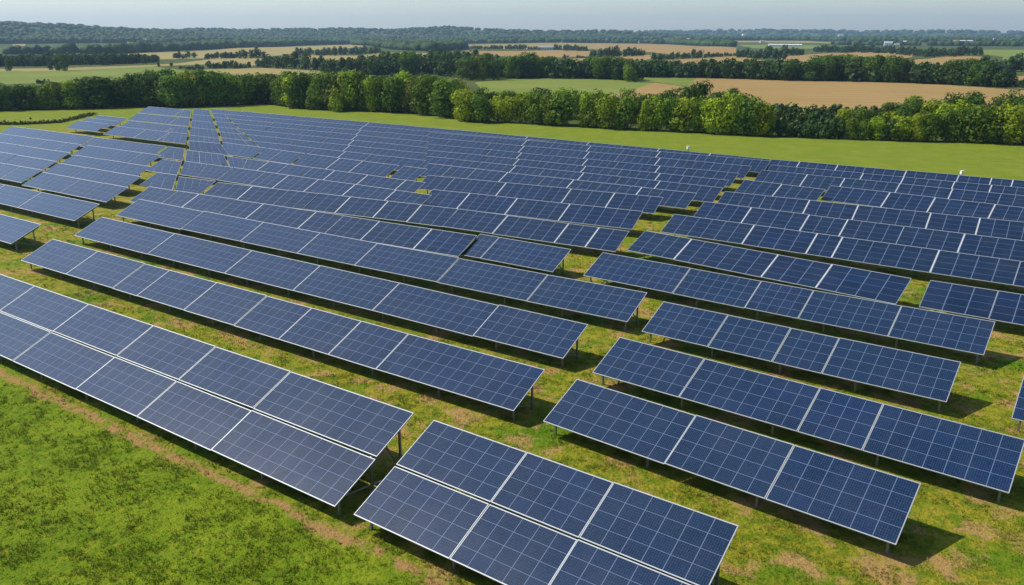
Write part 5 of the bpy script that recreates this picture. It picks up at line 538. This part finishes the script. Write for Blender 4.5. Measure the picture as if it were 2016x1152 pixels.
def tree_proto(shape, nleaf, leaf):
    C, N = crown_points(nleaf, shape)
    Vv, Ff = leaf_quads(C, N, leaf * rng.uniform(.65, 1.35, len(C)))
    cm = mesh_data("crown", Vv, Ff, M['leaf'])
    # trunk with limbs
    Vt = []; Ft = []
    def tube(p, q, r0, r1, n=7):
        p = Vector(p); q = Vector(q); dd = (q - p).normalized(); a = dd.orthogonal().normalized(); b = dd.cross(a)
        s = len(Vt)
        for c, r_ in ((p, r0), (q, r1)):
            for i in range(n):
                an = 2 * math.pi * i / n; Vt.append(tuple(c + (a * math.cos(an) + b * math.sin(an)) * r_))
        for i in range(n): Ft.append((s + i, s + (i + 1) % n, s + n + (i + 1) % n, s + n + i))
    tube((0, 0, -.03), (.01, 0, .3), .035, .026); tube((.01, 0, .3), (0, .02, .68), .026, .01)
    for i in range(5):
        an = i * 2.4; z = .26 + .07 * i
        tube((.01, 0, z), (.22 * math.cos(an), .22 * math.sin(an), z + .2), .014, .005)
    tm = mesh_data("trunk", Vt, Ft, M['bark'])
    return cm, tm
PROTO = [tree_proto(s, 2300, .031) for s in ('round', 'round', 'tall', 'round', 'spread', 'spread', 'round')]
BUSH = [tree_proto('bush', 1300, .042) for _ in range(2)]
TINT = {'d': (.06, .115, .014), 'm': (.115, .19, .016), 'b': (.24, .32, .014), 'y': (.33, .34, .016), 'o': (.15, .18, .024), 'a': (.19, .205, .028)}
TL = {'d': "dark green", 'm': "mid green", 'b': "bright yellow-green", 'y': "yellowish", 'o': "olive", 'a': "brownish"}
BELT = {'near_left': "tree in the dark tree line behind the left end of the solar field",
        'near_mid': "tree in the tall clump behind the middle of the solar field",
        'near_bright': "tree in the front of the hedge right of the tall clump",
        'near_bright2': "tree in the back of the hedge right of the tall clump",
        'near_right': "tree in the front of the right-hand wood by the meadow",
        'near_right2': "tree in the middle of the right-hand wood by the meadow",
        'near_right3': "tree in the back of the right-hand wood by the meadow",
        'mid': "tree in the middle-distance wood beyond the tan and green fields",
        'hedge': "tree in a hedge between the far tan and straw fields",
        'mid_left': "tree in the middle-distance hedge at far left"}
SOLO = {'lone_tall': ["tall dark tree rising above the hedge against the tan field"],
        'lone_round': ["round dark tree above the hedge, right of the tall one"],
        'shrub': ["wide low round shrub on the meadow, left end of the clump", "second shrub from the left on the meadow before the clump", "small dark shrub between two larger shrubs on the meadow",
                  "bright bushy shrub joining the tall clump on its left", "flat bright bush low on the meadow edge below the clump"],
        'lone_left': ["dark tree alone in the left pasture near the frame edge", "leftmost of three dark trees clumped in the left pasture", "middle of three dark trees clumped in the left pasture", "rightmost of three dark trees clumped in the left pasture"],
        'lone_field': ["small tree alone in the far left field, left of two", "small tree alone in the far left field, right of two", "lone tree at the corner of the curved pasture left", "large round tree standing out on the green field before the middle wood"]}
solo_i = {}
for X, Y, h, wdt, kind, belt in sorted(TREES, key=lambda q: (q[5], q[0] / q[1])):
    bushy = belt == 'shrub'
    cm, tm = (rnd.choice(BUSH) if bushy else rnd.choice(PROTO))
    root = empty("shrub" if bushy else "tree", (X, Y, float(terrain(X, Y))), rnd.uniform(0, 6.28))
    root.scale = (wdt * rnd.uniform(.92, 1.1), wdt * rnd.uniform(.92, 1.1), h)
    co = obj("crown", cm, root); obj("trunk", tm, root)
    tc = TINT[kind]; j = rnd.uniform(.82, 1.22)
    co.color = (tc[0] * j * rnd.uniform(.88, 1.14), tc[1] * j, tc[2] * j, 1)
    if belt in SOLO:
        L = SOLO[belt]; i = solo_i.get(belt, 0); solo_i[belt] = i + 1
        tag(root, L[min(i, len(L) - 1)], "shrub" if bushy else "tree")
    else:
        sz = ""
        lab = "%s %s" % (TL[kind], BELT[belt])
        tag(root, lab, "tree", lab)

# woods too numerous and too far to count
def merged(name, pts, nleaf, leaf, label):
    P = [crown_points(nleaf, s) for s in ('round', 'tall', 'spread', 'round')]
    VV = []; n = 0
    for X, Y, h, wdt in pts:
        C, N = P[rnd.randrange(4)]
        a = rnd.uniform(0, 6.28); ca, sa = math.cos(a), math.sin(a)
        C2 = np.stack([(C[:, 0] * ca - C[:, 1] * sa) * wdt + X, (C[:, 0] * sa + C[:, 1] * ca) * wdt + Y, C[:, 2] * h + float(terrain(X, Y))], -1)
        N2 = np.stack([N[:, 0] * ca - N[:, 1] * sa, N[:, 0] * sa + N[:, 1] * ca, N[:, 2]], -1)
        vv, _ = leaf_quads(C2, N2, leaf * h * rng.uniform(.65, 1.35, len(C2))); VV.append(vv)
    vv = np.concatenate(VV)
    me = mesh_data(name, vv, np.arange(len(vv)).reshape(-1, 4), M['wood'])
    return tag(obj(name, me), label, "woodland", None, "stuff")
merged("hedgerow_trees", WOOD_MID, 260, .085, "dark hedgerow trees between the far fields")

ICO_V, ICO_F = None, None
def ico():
    import bmesh
    bm = bmesh.new(); bmesh.ops.create_icosphere(bm, subdivisions=2, radius=1.0)
    v = np.array([q.co[:] for q in bm.verts]); f = np.array([[q.index for q in fc.verts] for fc in bm.faces]); bm.free()
    return v, f
ICO_V, ICO_F = ico()
def canopy(name, pts, label):
    VV = []; FF = []; n = 0
    for X, Y, h, wdt in pts:
        d = 1 + rng.normal(0, .16, len(ICO_V))
        v = ICO_V * d[:, None] * np.array([wdt / 2, wdt / 2, h * .55]) + np.array([X, Y, float(terrain(X, Y)) + h * .42])
        VV.append(v); FF.append(ICO_F + n); n += len(v)
    me = mesh_data(name, np.concatenate(VV), np.concatenate(FF), M['wood'])
    return tag(obj(name, me), label, "woodland", None, "stuff")
pts = []
for h, P in WOOD_STRIPS:
    for (x0, y0, X0, Y0), (x1, y1, X1, Y1) in zip(P, P[1:]):
        fl = math.hypot(x1 - x0, y1 - y0); dep = max(10, .5 * (math.hypot(X0 - x0, Y0 - y0) + math.hypot(X1 - x1, Y1 - y1)))
        n = int(fl / (h * .6)) + min(260, int(fl * dep / (h * h * 3.2)))
        nf = int(fl / (h * .6))
        for i in range(n):
            s = rnd.random(); q = rnd.random() ** 1.3 if i >= nf else 0
            fx, fy = x0 + (x1 - x0) * s, y0 + (y1 - y0) * s; bx, by = X0 + (X1 - X0) * s, Y0 + (Y1 - Y0) * s
            X, Y = fx + (bx - fx) * q, fy + (by - fy) * q
            hh = h * rnd.uniform(.75, 1.2)
            pts.append((X + rnd.uniform(-3, 3), Y + rnd.uniform(-4, 4), hh, hh * rnd.uniform(.9, 1.5)))
canopy("distant_woods", pts, "distant dark woods between the far fields")
pts = []
for Rr, W, az, z in RIDGES:
    for _ in range(2600 if Rr < 4000 else 1500):
        a = rnd.uniform(-.62, .62); zz = float(np.interp(a, az, z))
        if zz < 6: continue
        r_ = Rr + rnd.uniform(-W * 1.1, W * .1)
        X, Y = r_ * math.sin(a), r_ * math.cos(a)
        if terrain(X, Y) < 3: continue
        hh = rnd.uniform(7, 11) * Rr / 2700 * .8
        pts.append((X, Y, hh, hh * rnd.uniform(1.3, 2.6)))
canopy("hill_forest", pts, "blue-green forest covering the hills on the horizon")

# low overgrown bank beside the lone left tables
C = []; 
for i in range(1500):
    s = rnd.random(); q = s * 3
    P = [(193, 80.5), (186.5, 84.5), (184, 91.5), (196.5, 106)]
    k = min(2, int(q)); f = q - k
    u = P[k][0] + (P[k + 1][0] - P[k][0]) * f; v = P[k][1] + (P[k + 1][1] - P[k][1]) * f
    x, y = world(u, v); C.append((x + rnd.gauss(0, .35), y + rnd.gauss(0, .35), abs(rnd.gauss(0, .28)) + .04))
C = np.array(C); vv, ff = leaf_quads(C, rng.normal(size=C.shape) + np.array([0, 0, .8]), rng.uniform(.12, .3, len(C)))
ho = obj("low_hedge", mesh_data("low_hedge", vv, ff, M['leaf'])); ho.color = (.07, .07, .022, 1)
tag(ho, "low dark overgrown hedge on the meadow left of the lone tables", "hedge")

# ------------------------------------------------------------------ far buildings
def building(kind, X, Y, wdt, label, group=None):
    z = float(terrain(X, Y)) - .3
    root = empty({'barn': "barn", 'house': "house", 'hall': "hall", 'shed': "shed"}[kind], (X, Y, z), rnd.uniform(-.35, .35) + .0)
    dp = min(14, wdt * .5) if kind != 'house' else wdt * .7
    hh = {'barn': 3.2, 'house': max(2.6, wdt * .33), 'hall': max(6, wdt * .16), 'shed': 3.0}[kind]
    rf = {'barn': 2.2, 'house': wdt * .28, 'hall': 1.2, 'shed': 1.2}[kind]
    a, f = boxes([(-wdt / 2, wdt / 2, -dp / 2, dp / 2, 0, hh)])
    obj("wall", mesh_data("wall", a, f, M['wall'] if kind != 'hall' else M['white']), root)
    o_ = .35
    x0, x1, y0, y1 = -wdt / 2 - o_, wdt / 2 + o_, -dp / 2 - o_, dp / 2 + o_
    vr = [(x0, y0, hh + .02), (x1, y0, hh + .02), (x1, y1, hh + .02), (x0, y1, hh + .02), (x0, 0, hh + rf), (x1, 0, hh + rf)]
    fr = [(0, 1, 5, 4), (2, 3, 4, 5), (0, 4, 3), (1, 2, 5), (3, 2, 1, 0)]
    obj("roof", mesh_data("roof", vr, fr, M[{'barn': 'roof', 'house': rnd.choice(('tile', 'roof')), 'hall': 'sheet', 'shed': 'sheet'}[kind]]), root)
    nw = max(2, min(8, int(wdt / 3)))
    for i in range(nw):
        xc = -wdt / 2 + wdt * (i + .5) / nw
        a, f = boxes([(xc - .5, xc + .5, -dp / 2 - .03, -dp / 2 + .05, 1.0, min(hh - .4, 2.2))])
        obj("window", mesh_data("window", a, f, M['glass']), root)
    tag(root, label, kind if kind != 'hall' else "building", group)
BL = {0: "long grey-roofed barn among hedges in the middle distance", 1: "small white house between two tan fields", 2: "big white hall on the far right ridge",
      3: "very long low pale shed at the edge of the far fields", 4: "small house on the left hill", 5: "house at the foot of the left hill",
      6: "larger of two houses by the wood left of centre", 7: "smaller of two houses by the wood left of centre", 8: "tiny house on the slope of the wooded hill",
      9: "tiny white house in the far green strip", 10: "tiny house on the far blue ridge"}
for i, (kind, X, Y, wdt) in enumerate(BUILDINGS):
    if i in BL: building(kind, X, Y, wdt, BL[i])
    else:
        lab = ("long pale hall" if kind == 'hall' else "small pale house") + " in the scattered town under the far right ridge"
        building(kind, X, Y, wdt, lab, lab)

# white equipment boxes behind the farthest row
PL = ["white equipment box behind the far panel edge, leftmost", "white equipment box behind the far edge of the right half", "white equipment box at the meadow edge, rightmost", "white equipment box at the end of a white seam"]
for (X, Y), lab in zip(POSTS, PL):
    root = empty("equipment_box", (X, Y, 0), .3)
    a, f = boxes([(-.04, .04, -.04, .04, -.2, 1.7)]); obj("post", mesh_data("post", a, f, M['steel']), root)
    a, f = boxes([(-.2, .2, -.13, .13, 1.7, 2.1), (-.23, .23, -.16, .16, 2.1, 2.14)]); obj("cabinet", mesh_data("cabinet", a, f, M['white']), root)
    tag(root, lab, "equipment box", None)

# ------------------------------------------------------------------ grass
def vnoise(x, y, sc, seed):
    r0 = np.random.default_rng(seed); g = r0.random((256, 256))
    x = x * sc + 100; y = y * sc + 100; xi = np.floor(x).astype(int); yi = np.floor(y).astype(int); fx = x - xi; fy = y - yi
    fx = fx * fx * (3 - 2 * fx); fy = fy * fy * (3 - 2 * fy)
    G = lambda i, j: g[i % 256, j % 256]
    return (G(xi, yi) * (1 - fx) + G(xi + 1, yi) * fx) * (1 - fy) + (G(xi, yi + 1) * (1 - fx) + G(xi + 1, yi + 1) * fx) * fy
PX = []; PS = []
for r0, r1, den, sc in ((19, 33, 75, 1.0), (33, 48, 45, 1.15), (48, 66, 18, 1.4), (66, 95, 6, 1.9)):
    A = (r1 * r1 - r0 * r0) * .63; n = int(A * den)
    r_ = np.sqrt(rng.uniform(r0 * r0, r1 * r1, n)); a = rng.uniform(-.63, .63, n)
    PX.append(np.stack([r_ * np.sin(a), r_ * np.cos(a)], -1)); PS.append(np.full(n, sc))
P = np.concatenate(PX); SC = np.concatenate(PS)
vv_ = P[:, 0] * UY - P[:, 1] * UX; uu_ = P[:, 0] * UX + P[:, 1] * UY
cl = .5 * vnoise(P[:, 0], P[:, 1], .9, 1) + .5 * vnoise(P[:, 0], P[:, 1], 2.6, 2)
keep = rng.random(len(P)) < np.clip((cl - .2) * 2.2, .12, 1)
keep &= ~((np.abs(vv_ - 18.25) < .34) & (uu_ > 12) & (rng.random(len(P)) < .7))
P = P[keep]; SC = SC[keep]; cl = cl[keep]; vv_ = vv_[keep]
nb = 5
PB = np.repeat(P, nb, 0) + rng.normal(0, .05, (len(P) * nb, 2)) * np.repeat(SC, nb)[:, None]
hb = np.repeat((.05 + .2 * np.clip(cl - .3, 0, 1) ** 1.2) * SC, nb) * rng.uniform(.5, 1.4, len(PB))
hb *= np.where(np.repeat(vv_, nb) > 19.5, .75, 1.05)
an = rng.uniform(0, 6.283, len(PB)); wdb = rng.uniform(.010, .024, len(PB)) * np.repeat(SC, nb)
lean = rng.normal(0, .55, (len(PB), 2)) * hb[:, None]
dx = np.stack([np.cos(an) * wdb, np.sin(an) * wdb], -1)
zb = np.full(len(PB), -.01)
V0 = np.concatenate([PB - dx, zb[:, None]], 1); V1 = np.concatenate([PB + dx, zb[:, None]], 1)
V2 = np.concatenate([PB + lean, hb[:, None]], 1)
Vg = np.stack([V0, V1, V2], 1).reshape(-1, 3)
gme = mesh_data("grass", Vg, np.arange(len(Vg)).reshape(-1, 3), M['blade'])
at_ = gme.attributes.new('tuft', 'FLOAT', 'POINT'); at_.data.foreach_set('value', np.repeat(rng.random(len(P)), nb * 3).astype(np.float32))
tag(obj("grass", gme), "rough green grass growing in front of and between the solar rows", "grass", None, "stuff")

# ------------------------------------------------------------------ haze
HZ = 7900
a, f = boxes([(-HZ, HZ, -HZ, HZ, -6.0, 190.0)])
hm = bpy.data.materials.new("haze"); hm.use_nodes = True
hn = hm.node_tree; hn.nodes.clear()
ho_ = hn.nodes.new("ShaderNodeOutputMaterial"); pv = hn.nodes.new("ShaderNodeVolumePrincipled")
pv.inputs["Color"].default_value = (.46, .71, 1.0, 1); pv.inputs["Density"].default_value = 1.25e-4; pv.inputs["Anisotropy"].default_value = .25
hn.links.new(pv.outputs[0], ho_.inputs["Volume"])
tag(obj("haze", mesh_data("haze", a, f, hm)), "pale blue haze over the far fields and hills", "haze", None, "stuff")
